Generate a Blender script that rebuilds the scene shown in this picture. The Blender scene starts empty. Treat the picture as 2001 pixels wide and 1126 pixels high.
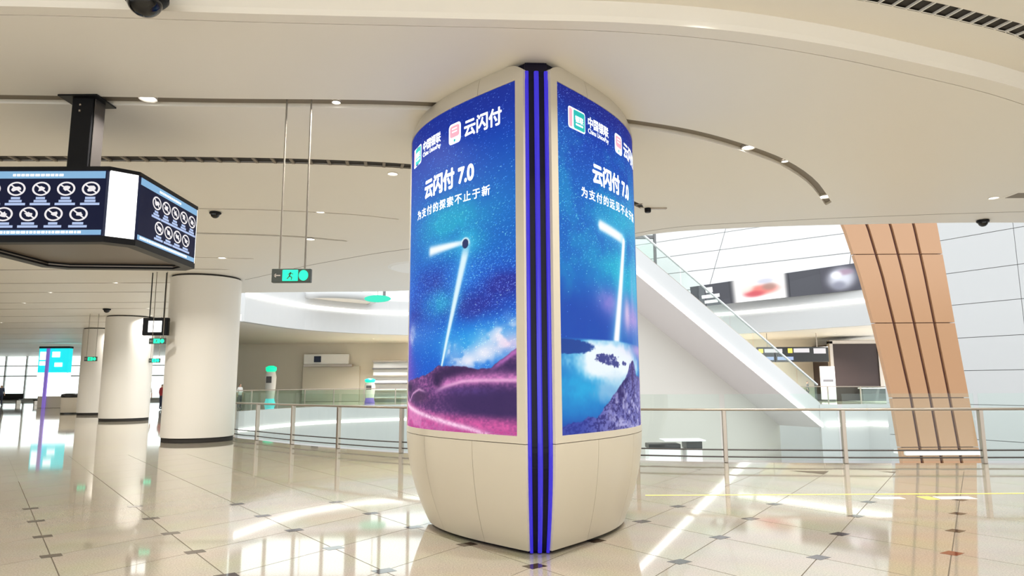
import bpy, bmesh, math, random
import numpy as np
from mathutils import Vector, Matrix
random.seed(4); rng = np.random.default_rng(4)
S = bpy.context.scene; COL = S.collection
PI = math.pi

# ------------------------------------------------------------------ camera, world, lights, exposure
EYE, PITCH, ROLL, FPX = 1.6, math.radians(8.1), math.radians(0.3), 1312.0
cam = bpy.data.cameras.new('camera'); camo = bpy.data.objects.new('camera', cam); COL.objects.link(camo)
cam.sensor_width = 36; cam.lens = 36*FPX/2001; cam.clip_end = 400
camo.matrix_world = Matrix.Translation((0, 0, EYE)) @ Matrix.Rotation(PI/2+PITCH, 4, 'X') @ Matrix.Rotation(-ROLL, 4, 'Z')
S.camera = camo
S.view_settings.view_transform = 'Standard'; S.view_settings.look = 'None'
S.view_settings.gamma = 1; S.view_settings.use_curve_mapping = False
S.view_settings.exposure = 0.0
cy = S.cycles
cy.use_denoising = True; cy.max_bounces = 10; cy.diffuse_bounces = 5; cy.glossy_bounces = 4
cy.transparent_max_bounces = 48; cy.sample_clamp_indirect = 6; cy.caustics_reflective = False; cy.caustics_refractive = False
W = bpy.data.worlds.new('world'); S.world = W; W.use_nodes = True
bg = W.node_tree.nodes['Background']; bg.inputs[0].default_value = (0.93, 0.97, 1.0, 1); bg.inputs[1].default_value = 2.45
LAMP_W = 85.0

def P3(x, y, Y):
    u, v = x-1000.5, 563-y; c, s = math.cos(ROLL), math.sin(ROLL)
    u, v = u*c+v*s, -u*s+v*c
    d = Vector((u, -math.sin(PITCH)*v+math.cos(PITCH)*FPX, math.cos(PITCH)*v+math.sin(PITCH)*FPX))
    return Vector((0, 0, EYE))+d*(Y/d.y)

# ------------------------------------------------------------------ helpers
def tag(o, label=None, cat=None, group=None, kind=None):
    if label: o['label'] = label
    if cat: o['category'] = cat
    if group: o['group'] = group
    if kind: o['kind'] = kind
    return o
def empty(name, loc=(0, 0, 0), label=None, cat=None, group=None, kind=None):
    o = bpy.data.objects.new(name, None); o.location = loc; o.empty_display_size = .1; COL.objects.link(o)
    return tag(o, label, cat, group, kind)
class MB:
    def __init__(s): s.v = []; s.f = []; s.m = []; s.sm = []
    def add(s, vs, fs, m=0, smooth=False):
        b = len(s.v); s.v += [tuple(p) for p in vs]
        for f in fs: s.f.append([b+i for i in f]); s.m.append(m); s.sm.append(smooth)
        return s
    def box(s, a, b, m=0):
        (x0, y0, z0), (x1, y1, z1) = a, b
        return s.add([(x0,y0,z0),(x1,y0,z0),(x1,y1,z0),(x0,y1,z0),(x0,y0,z1),(x1,y0,z1),(x1,y1,z1),(x0,y1,z1)],
                     [(0,3,2,1),(4,5,6,7),(0,1,5,4),(1,2,6,5),(2,3,7,6),(3,0,4,7)], m)
    def bbox(s, a, b, r=.01, m=0):      # box with chamfered edges
        bm = bmesh.new(); bmesh.ops.create_cube(bm, size=1)
        a, b = Vector(a), Vector(b)
        for v in bm.verts: v.co = Vector([(a[i]+b[i])/2+v.co[i]*(b[i]-a[i]) for i in range(3)])
        bmesh.ops.bevel(bm, geom=list(bm.edges), offset=r, segments=1, affect='EDGES', profile=.5)
        bm.verts.index_update()
        s.add([v.co for v in bm.verts], [[v.index for v in f.verts] for f in bm.faces], m); bm.free(); return s
    def tube(s, pts, r, n=10, m=0, cap=True):
        pts = [Vector(p) for p in pts]; vs = []; fs = []
        for i, p in enumerate(pts):
            t = (pts[min(i+1, len(pts)-1)]-pts[max(i-1, 0)]).normalized()
            u = t.cross(Vector((0, 0, 1)) if abs(t.z) < .9 else Vector((1, 0, 0))).normalized(); w = t.cross(u)
            rr = r[i] if isinstance(r, (list, tuple)) else r
            vs += [p+(u*math.cos(2*PI*k/n)+w*math.sin(2*PI*k/n))*rr for k in range(n)]
        for i in range(len(pts)-1):
            for k in range(n): fs.append((i*n+k, i*n+(k+1) % n, (i+1)*n+(k+1) % n, (i+1)*n+k))
        s.add(vs, fs, m, True)
        if cap: s.add(vs[:n], [list(range(n))[::-1]], m); s.add(vs[-n:], [list(range(n))], m)
        return s
    def lathe(s, prof, c=(0, 0, 0), n=24, m=0, smooth=True, capb=True, capt=True):
        vs = []; fs = []
        for r, z in prof: vs += [(c[0]+r*math.cos(2*PI*k/n), c[1]+r*math.sin(2*PI*k/n), c[2]+z) for k in range(n)]
        for i in range(len(prof)-1):
            for k in range(n): fs.append((i*n+k, i*n+(k+1) % n, (i+1)*n+(k+1) % n, (i+1)*n+k))
        s.add(vs, fs, m, smooth)
        if capb: s.add(vs[:n], [list(range(n))[::-1]], m)
        if capt: s.add(vs[-n:], [list(range(n))], m)
        return s
    def prism(s, poly, z0, z1, m=0):
        n = len(poly)
        s.add([(x, y, z0) for x, y in poly]+[(x, y, z1) for x, y in poly],
              [list(range(n))[::-1], list(range(n, 2*n))]+[(i, (i+1) % n, n+(i+1) % n, n+i) for i in range(n)], m); return s
    def quadbox(s, p0, p1, z0a, z1a, z0b, z1b, t, m=0):  # upright slab from p0 to p1 (xy), own heights at each end, thickness t
        a, b = Vector(p0), Vector(p1); d = (b-a).normalized(); n = Vector((d.y, -d.x))*t/2
        vs = []
        for q, z0, z1 in ((a, z0a, z1a), (b, z0b, z1b)):
            for sg in (1, -1):
                for z in (z0, z1): vs.append((q.x+n.x*sg, q.y+n.y*sg, z))
        return s.add(vs, [(0,4,5,1),(2,3,7,6),(1,5,7,3),(0,2,6,4),(0,1,3,2),(4,6,7,5)], m)
    def bar(s, a, b, w, h, m=0):       # square bar between two points
        a, b = Vector(a), Vector(b); t = (b-a).normalized()
        u = t.cross(Vector((0, 0, 1)) if abs(t.z) < .9 else Vector((0, 1, 0))).normalized(); k = u.cross(t)
        vs = [q+u*w/2*i+k*h/2*j for q in (a, b) for i, j in ((-1,-1),(1,-1),(1,1),(-1,1))]
        return s.add(vs, [(0,3,2,1),(4,5,6,7),(0,1,5,4),(1,2,6,5),(2,3,7,6),(3,0,4,7)], m)
    def build(s, name, mats, parent=None, kind=None, recalc=True):
        me = bpy.data.meshes.new(name); me.from_pydata(s.v, [], s.f)
        for m in (mats if isinstance(mats, (list, tuple)) else [mats]): me.materials.append(m)
        me.polygons.foreach_set('material_index', s.m); me.polygons.foreach_set('use_smooth', s.sm)
        if recalc:
            bm = bmesh.new(); bm.from_mesh(me); bmesh.ops.recalc_face_normals(bm, faces=bm.faces); bm.to_mesh(me); bm.free()
        me.update()
        o = bpy.data.objects.new(name, me); COL.objects.link(o)
        if parent: o.parent = parent; o.location = -Vector(parent.get('w', (0, 0, 0)))
        if kind: o['kind'] = kind
        return o
def at(o, loc):                    # an Empty whose children are built in world coordinates
    o.location = loc; o['w'] = tuple(loc); return o
def place(name, mb, mats, parent):  # child in world coordinates under an unrotated parent at location
    o = mb.build(name, mats); o.parent = parent
    L = Vector((0, 0, 0)); q = parent
    while q: L += Vector(q.location); q = q.parent
    o.location = -L; return o
def copy_tree(o, parent=None):
    c = o.copy(); COL.objects.link(c)
    if parent: c.parent = parent
    for ch in list(o.children): copy_tree(ch, c)
    return c
def lin(c): return tuple((x/12.92 if x <= .04045 else ((x+.055)/1.055)**2.4) for x in c)
def rgb(r, g, b): return lin((r/255, g/255, b/255))

# ------------------------------------------------------------------ materials
def mat(name, col, rough=.5, metal=0, emit=None, es=1, spec=.5, noise=0, nscale=20, bump=0, coat=0):
    m = bpy.data.materials.new(name); m.use_nodes = True; nt = m.node_tree; b = nt.nodes['Principled BSDF']
    b.inputs['Base Color'].default_value = (*col, 1); b.inputs['Roughness'].default_value = rough
    b.inputs['Metallic'].default_value = metal; b.inputs['Specular IOR Level'].default_value = spec
    b.inputs['Coat Weight'].default_value = coat; b.inputs['Coat Roughness'].default_value = .03
    if emit: b.inputs['Emission Color'].default_value = (*emit, 1); b.inputs['Emission Strength'].default_value = es
    if noise:
        tc = nt.nodes.new('ShaderNodeTexCoord'); n = nt.nodes.new('ShaderNodeTexNoise'); n.inputs['Scale'].default_value = nscale; n.inputs['Detail'].default_value = 4
        mp = nt.nodes.new('ShaderNodeMix'); mp.data_type = 'RGBA'
        mp.inputs[6].default_value = (*[c*(1-noise) for c in col], 1); mp.inputs[7].default_value = (*[min(1, c*(1+noise)) for c in col], 1)
        nt.links.new(tc.outputs['Object'], n.inputs['Vector']); nt.links.new(n.outputs['Fac'], mp.inputs[0]); nt.links.new(mp.outputs[2], b.inputs['Base Color'])
        if bump:
            bp = nt.nodes.new('ShaderNodeBump'); bp.inputs['Strength'].default_value = bump; bp.inputs['Distance'].default_value = .002
            nt.links.new(n.outputs['Fac'], bp.inputs['Height']); nt.links.new(bp.outputs['Normal'], b.inputs['Normal'])
    return m
def granite(name, c0, c1, rough=.05):
    m = bpy.data.materials.new(name); m.use_nodes = True; nt = m.node_tree; b = nt.nodes['Principled BSDF']
    tc = nt.nodes.new('ShaderNodeTexCoord'); n1 = nt.nodes.new('ShaderNodeTexNoise'); n1.inputs['Scale'].default_value = 70; n1.inputs['Detail'].default_value = 3
    n2 = nt.nodes.new('ShaderNodeTexNoise'); n2.inputs['Scale'].default_value = 1.3
    r = nt.nodes.new('ShaderNodeValToRGB'); r.color_ramp.elements[0].position = .35; r.color_ramp.elements[1].position = .65
    r.color_ramp.elements[0].color = (*c0, 1); r.color_ramp.elements[1].color = (*c1, 1)
    mx = nt.nodes.new('ShaderNodeMix'); mx.data_type = 'RGBA'; mx.blend_type = 'MULTIPLY'; mx.inputs[0].default_value = .25
    nt.links.new(tc.outputs['Object'], n1.inputs['Vector']); nt.links.new(tc.outputs['Object'], n2.inputs['Vector'])
    nt.links.new(n1.outputs['Fac'], r.inputs['Fac']); nt.links.new(r.outputs['Color'], mx.inputs[6]); nt.links.new(n2.outputs['Color'], mx.inputs[7])
    mx.blend_type = 'SOFT_LIGHT'
    nt.links.new(mx.outputs[2], b.inputs['Base Color'])
    b.inputs['Roughness'].default_value = rough; b.inputs['IOR'].default_value = 1.66
    return m
def glass(name, tint=(.93, .97, .95), refl=.9):
    m = bpy.data.materials.new(name); m.use_nodes = True; nt = m.node_tree
    for n in list(nt.nodes): nt.nodes.remove(n)
    out = nt.nodes.new('ShaderNodeOutputMaterial'); t = nt.nodes.new('ShaderNodeBsdfTransparent'); g = nt.nodes.new('ShaderNodeBsdfGlossy')
    f = nt.nodes.new('ShaderNodeFresnel'); f.inputs[0].default_value = 1.35; mx = nt.nodes.new('ShaderNodeMixShader')
    ge = nt.nodes.new('ShaderNodeNewGeometry'); mr = nt.nodes.new('ShaderNodeMapRange')   # same index on the way in and out of a thin pane
    mr.inputs['To Min'].default_value = 1.33; mr.inputs['To Max'].default_value = 1/1.33
    nt.links.new(ge.outputs['Backfacing'], mr.inputs['Value']); nt.links.new(mr.outputs[0], f.inputs[0])
    t.inputs[0].default_value = (*tint, 1); g.inputs[0].default_value = (refl, refl, refl, 1); g.inputs['Roughness'].default_value = .02
    nt.links.new(f.outputs[0], mx.inputs[0]); nt.links.new(t.outputs[0], mx.inputs[1]); nt.links.new(g.outputs[0], mx.inputs[2]); nt.links.new(mx.outputs[0], out.inputs[0])
    return m
def vcol_emit(name, strength, rough=.6):
    m = bpy.data.materials.new(name); m.use_nodes = True; nt = m.node_tree; b = nt.nodes['Principled BSDF']
    a = nt.nodes.new('ShaderNodeVertexColor'); a.layer_name = 'Col'
    b.inputs['Base Color'].default_value = (.01, .01, .012, 1); b.inputs['Roughness'].default_value = rough; b.inputs['Specular IOR Level'].default_value = .06
    nt.links.new(a.outputs['Color'], b.inputs['Emission Color']); b.inputs['Emission Strength'].default_value = strength
    return m
M = {}
M['floor'] = granite('polished_granite', (.275, .243, .18), (.38, .34, .265))
M['floorfar'] = granite('polished_granite_far', (.285, .252, .188), (.39, .35, .275))
M['grout'] = mat('grout', (.13, .11, .085), .95, spec=.05)
M['inset'] = mat('dark_granite', (.045, .03, .022), .05, noise=.4, nscale=80)
M['insetred'] = mat('red_granite', (.16, .045, .025), .05, noise=.3, nscale=80)
M['ceil'] = mat('ceiling_panel', (.83, .795, .73), .45, spec=.35)
M['chan'] = mat('channel_tan', (.22, .185, .14), .6)
M['slot'] = mat('slot_dark', (.02, .016, .012), .7)
M['cream'] = mat('cream_panel', (.57, .52, .425), .3, noise=.025, nscale=2.5)
M['colm'] = mat('column_cream', (.80, .765, .70), .35)
M['white'] = mat('white_panel', (.52, .52, .515), .45)
M['frame'] = mat('window_frame', (.16, .16, .16), .6, spec=.2)
M['lightsteel'] = mat('light_steel', (.62, .63, .62), .4)
M['rod'] = mat('rod_tan', (.24, .215, .18), .9, spec=.05)
M['panelw'] = mat('wall_panel_grey_white', (.47, .47, .465), .45)
M['niche'] = mat('niche_white', (.93, .93, .92), .5)
M['wall'] = mat('beige_wall', (.74, .67, .56), .45, noise=.04, nscale=.4)
M['seam'] = mat('seam_dark', (.30, .29, .28), .7)
M['steel'] = mat('brushed_steel', (.44, .38, .32), .3, metal=.85)
M['darksteel'] = mat('dark_steel', (.09, .08, .075), .35, metal=.6)
M['glass'] = glass('clear_glass')
M['gglass'] = glass('green_glass', (.80, .89, .85), .8)
M['black'] = mat('black_metal', (.006, .006, .007), .4, spec=.15)
M['dome'] = mat('black_dome', (.006, .006, .007), .06)
M['brown'] = mat('brown_underside', (.10, .075, .055), .35)
M['blueled'] = mat('blue_led', (.01, .008, .1), .15, emit=rgb(52, 40, 215), es=.8)
M['navy'] = mat('navy_gloss', (.004, .003, .015), .35, spec=.2)
M['led'] = mat('white_led', (.9, .9, .9), .4, emit=(1, .97, .92), es=3)
M['lamp'] = mat('lamp_glow', (.9, .9, .9), .4, emit=(1, .97, .92), es=6)
M['lightbox'] = mat('lightbox_white', (.9, .9, .9), .3, emit=(.95, 1, 1), es=1.5)
M['orange'] = mat('orange_panel', (.44, .245, .13), .38)
M['groove'] = mat('groove_brown', (.10, .035, .025), .6)
M['txt'] = mat('white_text', (.3, .3, .3), .7, emit=(.93, .97, 1), es=1.35)
M['pict'] = mat('pictogram_white', (.1, .1, .1), .7, emit=(.80, .77, .79), es=1.0, spec=.1)
M['capt'] = mat('caption_blue', (.05, .06, .08), .7, emit=rgb(180, 200, 240), es=.9)
M['band'] = mat('band_blue', (.05, .07, .09), .7, emit=rgb(125, 175, 215), es=.95)
M['lcd'] = mat('lcd_dark', (.004, .005, .012), .5, emit=rgb(20, 24, 52), es=.8, spec=.08)
M['teal'] = mat('teal_print', (0, .1, .1), .7, emit=rgb(30, 180, 175), es=1.0)
M['pink'] = mat('pink_print', (.1, .06, .06), .7, emit=rgb(250, 175, 195), es=1.0)
M['exit'] = mat('exit_green', (0, .6, .4), .4, emit=rgb(20, 225, 165), es=1.05)
M['exitdk'] = mat('exit_housing', (.05, .06, .05), .4)
M['cyan'] = mat('cyan_panel', (0, .6, .65), .4, emit=rgb(30, 205, 215), es=1.15)
M['purple'] = mat('purple_strip', (.25, .15, .5), .4, emit=rgb(120, 100, 190), es=.7)
M['yellow'] = mat('yellow_paint', (.92, .78, .12), .4)
M['whitep'] = mat('white_paint', (.9, .88, .86), .5)
M['yellowl'] = mat('yellow_sign', (.9, .7, .1), .4, emit=rgb(240, 210, 60), es=1.0)
M['signblk'] = mat('sign_black', (.015, .015, .015), .35)
M['shop'] = mat('shop_dark', (.035, .02, .018), .6)
M['skin'] = mat('skin', (.55, .33, .23), .6)
M['hair'] = mat('hair', (.02, .015, .012), .6)
for nm, c in dict(red=(.35, .03, .04), grey=(.12, .12, .13), tee=(.8, .78, .75), navyc=(.03, .04, .08), teal=(.03, .25, .2)).items(): M['c_'+nm] = mat('cloth_'+nm, c, .85)

# ------------------------------------------------------------------ plan curves
def interp(pts):
    xs = [p[0] for p in pts]; ys = [p[1] for p in pts]
    return lambda x: float(np.interp(x, xs, ys))
def herm(pts):
    xs = np.array([p[0] for p in pts], float); ys = np.array([p[1] for p in pts], float); d = np.diff(ys)/np.diff(xs); m = np.zeros(len(xs)); m[0], m[-1] = d[0], d[-1]
    for i in range(1, len(xs)-1):
        h0, h1 = xs[i]-xs[i-1], xs[i+1]-xs[i]; m[i] = (d[i-1]*h1+d[i]*h0)/(h0+h1)
    def f(x):
        i = int(np.clip(np.searchsorted(xs, x)-1, 0, len(xs)-2)); h = xs[i+1]-xs[i]; t = min(1, max(0, (x-xs[i])/h))
        return float((2*t**3-3*t*t+1)*ys[i]+(t**3-2*t*t+t)*h*m[i]+(3*t*t-2*t**3)*ys[i+1]+(t**3-t*t)*h*m[i+1])
    return f
def smooth(pts, n=8):
    """Catmull-Rom through points"""
    P = [Vector(p) for p in pts]; out = []
    for i in range(len(P)-1):
        a, b, c, d = P[max(i-1, 0)], P[i], P[i+1], P[min(i+2, len(P)-1)]
        for k in range(n):
            t = k/n; out.append(.5*((2*b)+(c-a)*t+(2*a-5*b+4*c-d)*t*t+(3*b-a-3*c+d)*t**3))
    out.append(P[-1]); return out
NEAR = smooth([(-16.6, 41), (-14.5, 32), (-11, 24.5), (-8.55, 21.13), (-7.49, 20.12), (-5.99, 18.69), (-4.42, 17.43), (-2.62, 16.19), (0, 15.05), (2.75, 14.35), (4.3, 14.0), (6.6, 13.73), (9.24, 13.61), (12, 13.6), (20, 13.9), (30, 14.5)])
FAR = smooth([(-16.6, 41), (-14.9, 47.5), (-10.5, 52.3), (-4, 54.5), (4, 55.5), (12, 56), (16.8, 55.2), (20.6, 51.2), (24.4, 46.4), (28.5, 42)])
Rn = interp([tuple(p) for p in NEAR]); Rf = interp([tuple(p) for p in FAR])
def strip_slab(xs, lo, hi, zt, zb):
    mb = MB(); n = len(xs)
    for z, flip in ((zt, 0), (zb, 1)):
        vs = []; fs = []
        for x in xs: vs += [(x, lo(x), z), (x, hi(x), z)]
        for i in range(n-1):
            f = (2*i, 2*i+2, 2*i+3, 2*i+1); fs.append(f[::-1] if flip else f)
        mb.add(vs, fs)
    for fn in (lo, hi):
        vs = []; fs = []
        for x in xs: vs += [(x, fn(x), zt), (x, fn(x), zb)]
        for i in range(n-1): fs.append((2*i, 2*i+1, 2*i+3, 2*i+2))
        mb.add(vs, fs)
    return mb
# ------------------------------------------------------------------ floor
xs_near = sorted(set([float(p.x) for p in NEAR]+[-16.6]))
fl = strip_slab(xs_near, lambda x: -9, Rn, -.003, -.45)
fl.v += []; left = strip_slab([-62, -16.6], lambda x: -9, lambda x: 76, -.003, -.45)
far = strip_slab(sorted(float(p.x) for p in FAR), Rf, lambda x: 76, -.003, -.45)
for q in (left, far): fl.add(q.v, q.f)
floor = fl.build('floor', M['floorfar'], kind='structure')
# polished granite slabs with small dark insets at their corners
A1, B1, B2 = Vector((1.31, .125)), Vector((.655, .955)), Vector((-.655, .83)); O0 = Vector((.185, 6.22))
def shrink(poly, g):
    c = sum((Vector(p) for p in poly), Vector((0, 0)))/len(poly)
    return [tuple(Vector(p)+(c-Vector(p)).normalized()*g) for p in poly]
tile_mesh = MB().prism(shrink([(0, 0), tuple(B1), tuple(B1+B2), tuple(B2)], .007), -.012, 0).build('floor_tile', M['floor'], floor)
ins_mesh = MB().prism([(-.112, .004), (-.02, -.098), (.118, -.002), (.035, .098)], -.01, .0012).build('inset_tile', M['inset'], floor)
first = True; ff = True; ntile = 0
for i in range(-14, 16):
    for j in range(-8, 18):
        p = O0+B1*i+B2*j; c = p+(B1+B2)*.5
        if c.y < 4.9 or c.y+.95 > Rn(c.x) or abs(c.x) > .80*c.y+.6 or c.y > 16.6: continue
        if ntile >= 285: continue
        o = tile_mesh if first else tile_mesh.copy()
        if not first: COL.objects.link(o); o.parent = floor
        first = False; o.location = (p.x, p.y, 0); ntile += 1
for i in range(-14, 16):
    for j in range(-8, 18):
        p = O0+B1*i+B2*j
        if p.y < 5.0 or p.y+.4 > Rn(p.x) or abs(p.x) > .80*p.y+.4 or p.y > 9.6: continue
        o = ins_mesh if ff else ins_mesh.copy()
        if not ff: COL.objects.link(o); o.parent = floor
        ff = False; o.location = (p.x, p.y, 0)
        if abs(p.x-4.11) < .12 and abs(p.y-6.59) < .12:
            o.data = o.data.copy(); o.data.materials[0] = M['insetred']
bed = strip_slab([x for x in np.linspace(-8.4, 9, 60)], lambda x: max(5.6, abs(x)/.78), lambda x: min(13.0, Rn(x)-1.3), -.0022, -.0028)
bo = bed.build('grout_bed', M['grout'], floor)
# lower hall floor seen only through the glass
MB().box((-30, 13, -6.2), (36, 60, -6)).build('floor_lower', M['white'], kind='structure')

# ------------------------------------------------------------------ ceiling
H = 4.8
EDGE_N = smooth([(-14.5, 32), (-12.0, 27), (-10.4, 24.2), (-9.4, 23.35), (-6.5, 23.2), (-3.4, 22.9), (-1.2, 20.4), (.9, 16.9), (2.85, 14.45), (4.74, 13.75), (7.4, 13.45), (10.5, 13.4), (16, 13.8), (30, 14.8)])
En_ = interp([tuple(p) for p in EDGE_N])
def En(x): return min(74., 32+(-14.5-x)*2.0) if x < -14.5 else En_(x)
band = herm([(-62, 7.2), (-20, 5.9), (-8, 5.36), (-4.34, 5.31), (-2.23, 5.45), (0, 5.57), (.93, 5.62), (1.89, 5.75), (2.95, 6.02), (4.18, 6.45), (5.65, 7.05), (7.2, 7.9), (9.5, 9.6), (30, 12.5)])
J1 = lambda x: band(x)+.14+.02*max(0, x)
curves = []   # (function y(x), half width(x))
curves.append((J1, lambda x: .006))
c1 = herm([(-62, 8.6), (-20, 7.2), (-5.7, 7.18), (-3.5, 7.30), (-1, 7.43), (.3, 7.65), (1.5, 8.0), (2.33, 8.34), (3.12, 8.83), (4.07, 9.6), (5.0, 10.7), (5.4, 11.3), (5.76, 11.85), (6.1, 12.2), (9, 12.75), (30, 13.4)])
curves.append((c1, lambda x: .115 if x < 5.755 else .0))
v1 = herm([(-62, 10.4), (-7.26, 9.17), (-4.4, 9.26), (-2.96, 9.37), (-1.5, 9.62), (.5, 10.5), (2.0, 11.5), (2.6, 12.25), (5, 12.7), (9, 13.0), (30, 13.8)])
curves.append((v1, lambda x: .115 if x < 2.45 else .0))
t4 = herm([(-62, 12.6), (-5.6, 11.97), (-4.7, 12.06), (-3.65, 12.27), (-2.75, 12.56), (-2.1, 12.9), (0, 13.3), (3, 13.0), (9, 13.1), (30, 14)])
curves.append((t4, lambda x: .035 if x < -2.2 else .0))
t5 = herm([(-62, 14.6), (-6.7, 13.97), (-5.5, 14.15), (-4.5, 14.43), (-3.75, 14.82), (-1, 15.4), (2, 15.6), (30, 16)])
curves.append((t5, lambda x: .07 if x < -3.7 else .0))
t6 = lambda x: 16.6+max(0, x+8.5)*.17; curves.append((t6, lambda x: .05 if x < -6.6 else .0))
for k, (y, xe) in enumerate([(18.4, -8), (20.9, -10.6), (23.0, -12), (25.9, -13), (28, -14), (31, -15), (34, -15), (37.5, -16), (41.5, -16), (46, -16), (51, -16), (57, -16), (64, -16)]):
    curves.append(((lambda x, y=y: y+max(0, x+9)*.1), (lambda x, xe=xe: .075 if x < xe else .0)))
xs_c = sorted(set([float(p.x) for p in EDGE_N]+list(np.linspace(-62, -14.5, 20))+list(np.linspace(-14.4, 12, 110))+[-14.51, -35.5]+[5.75, 5.76, 2.45, 2.46, -2.2, -2.19, -3.7, -3.69, -6.6, -6.59, 14, 20, 30]))
ceiling = empty('ceiling', (0, 0, 0), kind='structure')
def ceil_strip(lo, hi, zt=4.98, z=H):
    mb = MB()
    for a, b in zip(xs_c[:-1], xs_c[1:]):
        ea, eb = En(a), En(b)
        q = [(a, min(lo(a), ea)), (b, min(lo(b), eb)), (b, min(hi(b), eb)), (a, min(hi(a), ea))]
        if q[3][1]-q[0][1] < 1e-4 and q[2][1]-q[1][1] < 1e-4: continue
        n = [(x, y, z) for x, y in q]+[(x, y, z+.06) for x, y in q]
        mb.add(n, [(0, 3, 2, 1), (0, 1, 5, 4), (2, 3, 7, 6)])
    return mb
lo = lambda x: band(x)
for fn, w in curves+[(lambda x: 80., lambda x: 0.)]:
    hi = lambda x, fn=fn, w=w: fn(x)-w(x)
    ceil_strip(lo, hi).build('ceiling_panel', M['ceil'], ceiling, recalc=False)
    lo = lambda x, fn=fn, w=w: fn(x)+w(x)
# backing above the gaps: tan in the lamp channels, dark in the narrow slots
def backing(fn, w, x0, x1, m, name, z=4.86):
    xs = [x for x in xs_c if x0 <= x <= x1]; mb = MB(); vs = []; fs = []
    for x in xs: vs += [(x, min(fn(x)-w, En(x)), z), (x, min(fn(x)+w, En(x)), z)]
    for i in range(len(xs)-1): fs.append((2*i, 2*i+1, 2*i+3, 2*i+2))
    mb.add(vs, fs); return mb.build(name, m, ceiling)
backing(c1, .16, -62, 5.76, M['chan'], 'lamp_channel', 4.85)
backing(J1, .03, -62, 30, M['slot'], 'joint_backing', 4.83)
backing(v1, .2, -62, 2.46, M['slot'], 'slot_backing', 4.822)
for fn, xe in ((t4, -2.19), (t5, -3.69), (t6, -6.6)): backing(fn, .12, -62, xe, M['chan' if fn != t5 else 'slot'], 'slot_backing')
for k, (fn, w) in enumerate(curves[6:]): backing(fn, .15, -62, -8, M['chan'], 'slot_backing')
# raised near part behind the curved step
UZ = 4.99
mb = MB(); xs = [x for x in xs_c if -40 <= x]
vs = []; fs = []
for x in xs: vs += [(x, band(x), H), (x, band(x)-.015, H+.05), (x, band(x)-.02, UZ)]
for i in range(len(xs)-1):
    for k in range(2): fs.append((3*i+k, 3*i+k+1, 3*i+k+4, 3*i+k+3))
mb.add(vs, fs, 0, False).build('ceiling_step', M['ceil'], ceiling)
vent_y = interp([(-40, 3.4), (2, 5.22), (3.3, 5.56), (4.05, 5.8), (4.92, 6.11), (6.2, 6.85), (30, 9)])
def upper(lo, hi, name, m, z):
    mb = MB(); vs = []; fs = []
    for x in xs: vs += [(x, lo(x), z), (x, hi(x), z)]
    for i in range(len(xs)-1): fs.append((2*i, 2*i+1, 2*i+3, 2*i+2))
    mb.add(vs, fs).build(name, m, ceiling)
wv = lambda x: .09 if x > 1.5 else 0
upper(lambda x: min(vent_y(x)+wv(x), band(x)), band, 'ceiling_panel', M['ceil'], UZ)
upper(lambda x: -9, lambda x: min(vent_y(x)-wv(x), band(x)), 'ceiling_panel', M['ceil'], UZ)
upper(lambda x: vent_y(x)-.3, lambda x: min(vent_y(x)+.3, band(x)), 'slot_backing', M['slot'], UZ+.022)
# slab over the ceiling so that no sky leaks through the gaps
mb = strip_slab([x for x in xs_c if x <= -14.51], lambda x: -9, En, 5.35, 5.05)
q = strip_slab([x for x in xs_c if x >= -14.5], lambda x: -9, En, 5.35, 5.05); mb.add(q.v, q.f)
mb.build('ceiling_slab', M['white'], ceiling)
# thin joint just inside the void edge
mb = MB(); pts = [p for p in EDGE_N if p.x > 1.0]
mb.tube([(p.x+.1, p.y-.5-.08*max(0, p.x-5), H+.001) for p in pts], .006, 4)
mb.tube([(x, Rn(x)-.35, H+.001) for x in np.linspace(-8.2, -2.2, 14)], .008, 4)
mb.build('edge_joint', M['chan'], ceiling)
# ventilation grilles in the slots
def grille(name, fn, x0, x1, n, z, hw, m, label, sw=.035):
    t = empty(name, (0, 0, 0), label, 'vent')
    s = MB().box((-sw, -hw, -.012), (sw, hw, .012)).build('slat', m, t)
    for k in range(n):
        x = x0+(x1-x0)*(k+.5)/n; o = s if k == 0 else s.copy()
        if k: COL.objects.link(o); o.parent = t
        o.location = (x, fn(x), z); o.rotation_euler.z = math.atan2(fn(x+.1)-fn(x-.1), .2)
    r = MB()
    for sg in (-1, 1): r.tube([(x, fn(x)+sg*hw, z) for x in np.linspace(x0, x1, 40)], .006, 4)
    place('grille_rim', r, m, t)
grille('air_grille', v1, -9.0, 2.4, 44, H+.004, .108, M['chan'], 'long dark slotted air grille curving across the cream ceiling', .022)
grille('air_grille', vent_y, 2.2, 6.2, 26, UZ+.006, .085, M['ceil'], 'dark grille with cream slats in the raised ceiling at top right', .006)

# ------------------------------------------------------------------ downlights (each with its own area light)
ld = bpy.data.lights.new('downlight_lamp', 'AREA'); ld.shape = 'DISK'; ld.size = .16; ld.energy = LAMP_W; ld.color = (1, .96, .90); ld.spread = math.radians(140)
def downlight_proto(name, r, lit=True):
    t = empty(name); MB().lathe([(r, -.012), (r*1.02, .02), (r*.86, .022), (r*.84, -.004), (r, -.012)], n=20, capb=False, capt=False).build('trim_ring', M['colm'], t)
    MB().lathe([(r*.84, 0), (r*.5, .004)], n=18, capb=True).build('lamp_disc', M['lamp'], t)
    lo_ = bpy.data.objects.new('lamp', ld); COL.objects.link(lo_); lo_.parent = t; lo_.location = (0, 0, -.03)
    return t
dp = downlight_proto('downlight', .085); used = [0]
def downlight(x, y, z, label, group='round downlights in the ceiling channels', sc=1):
    t = dp if not used[0] else copy_tree(dp); used[0] = 1
    t.location = (x, y, z+.0); t.scale = (sc,)*3; tag(t, label, 'downlight', group); return t
zc = 4.83
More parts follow.
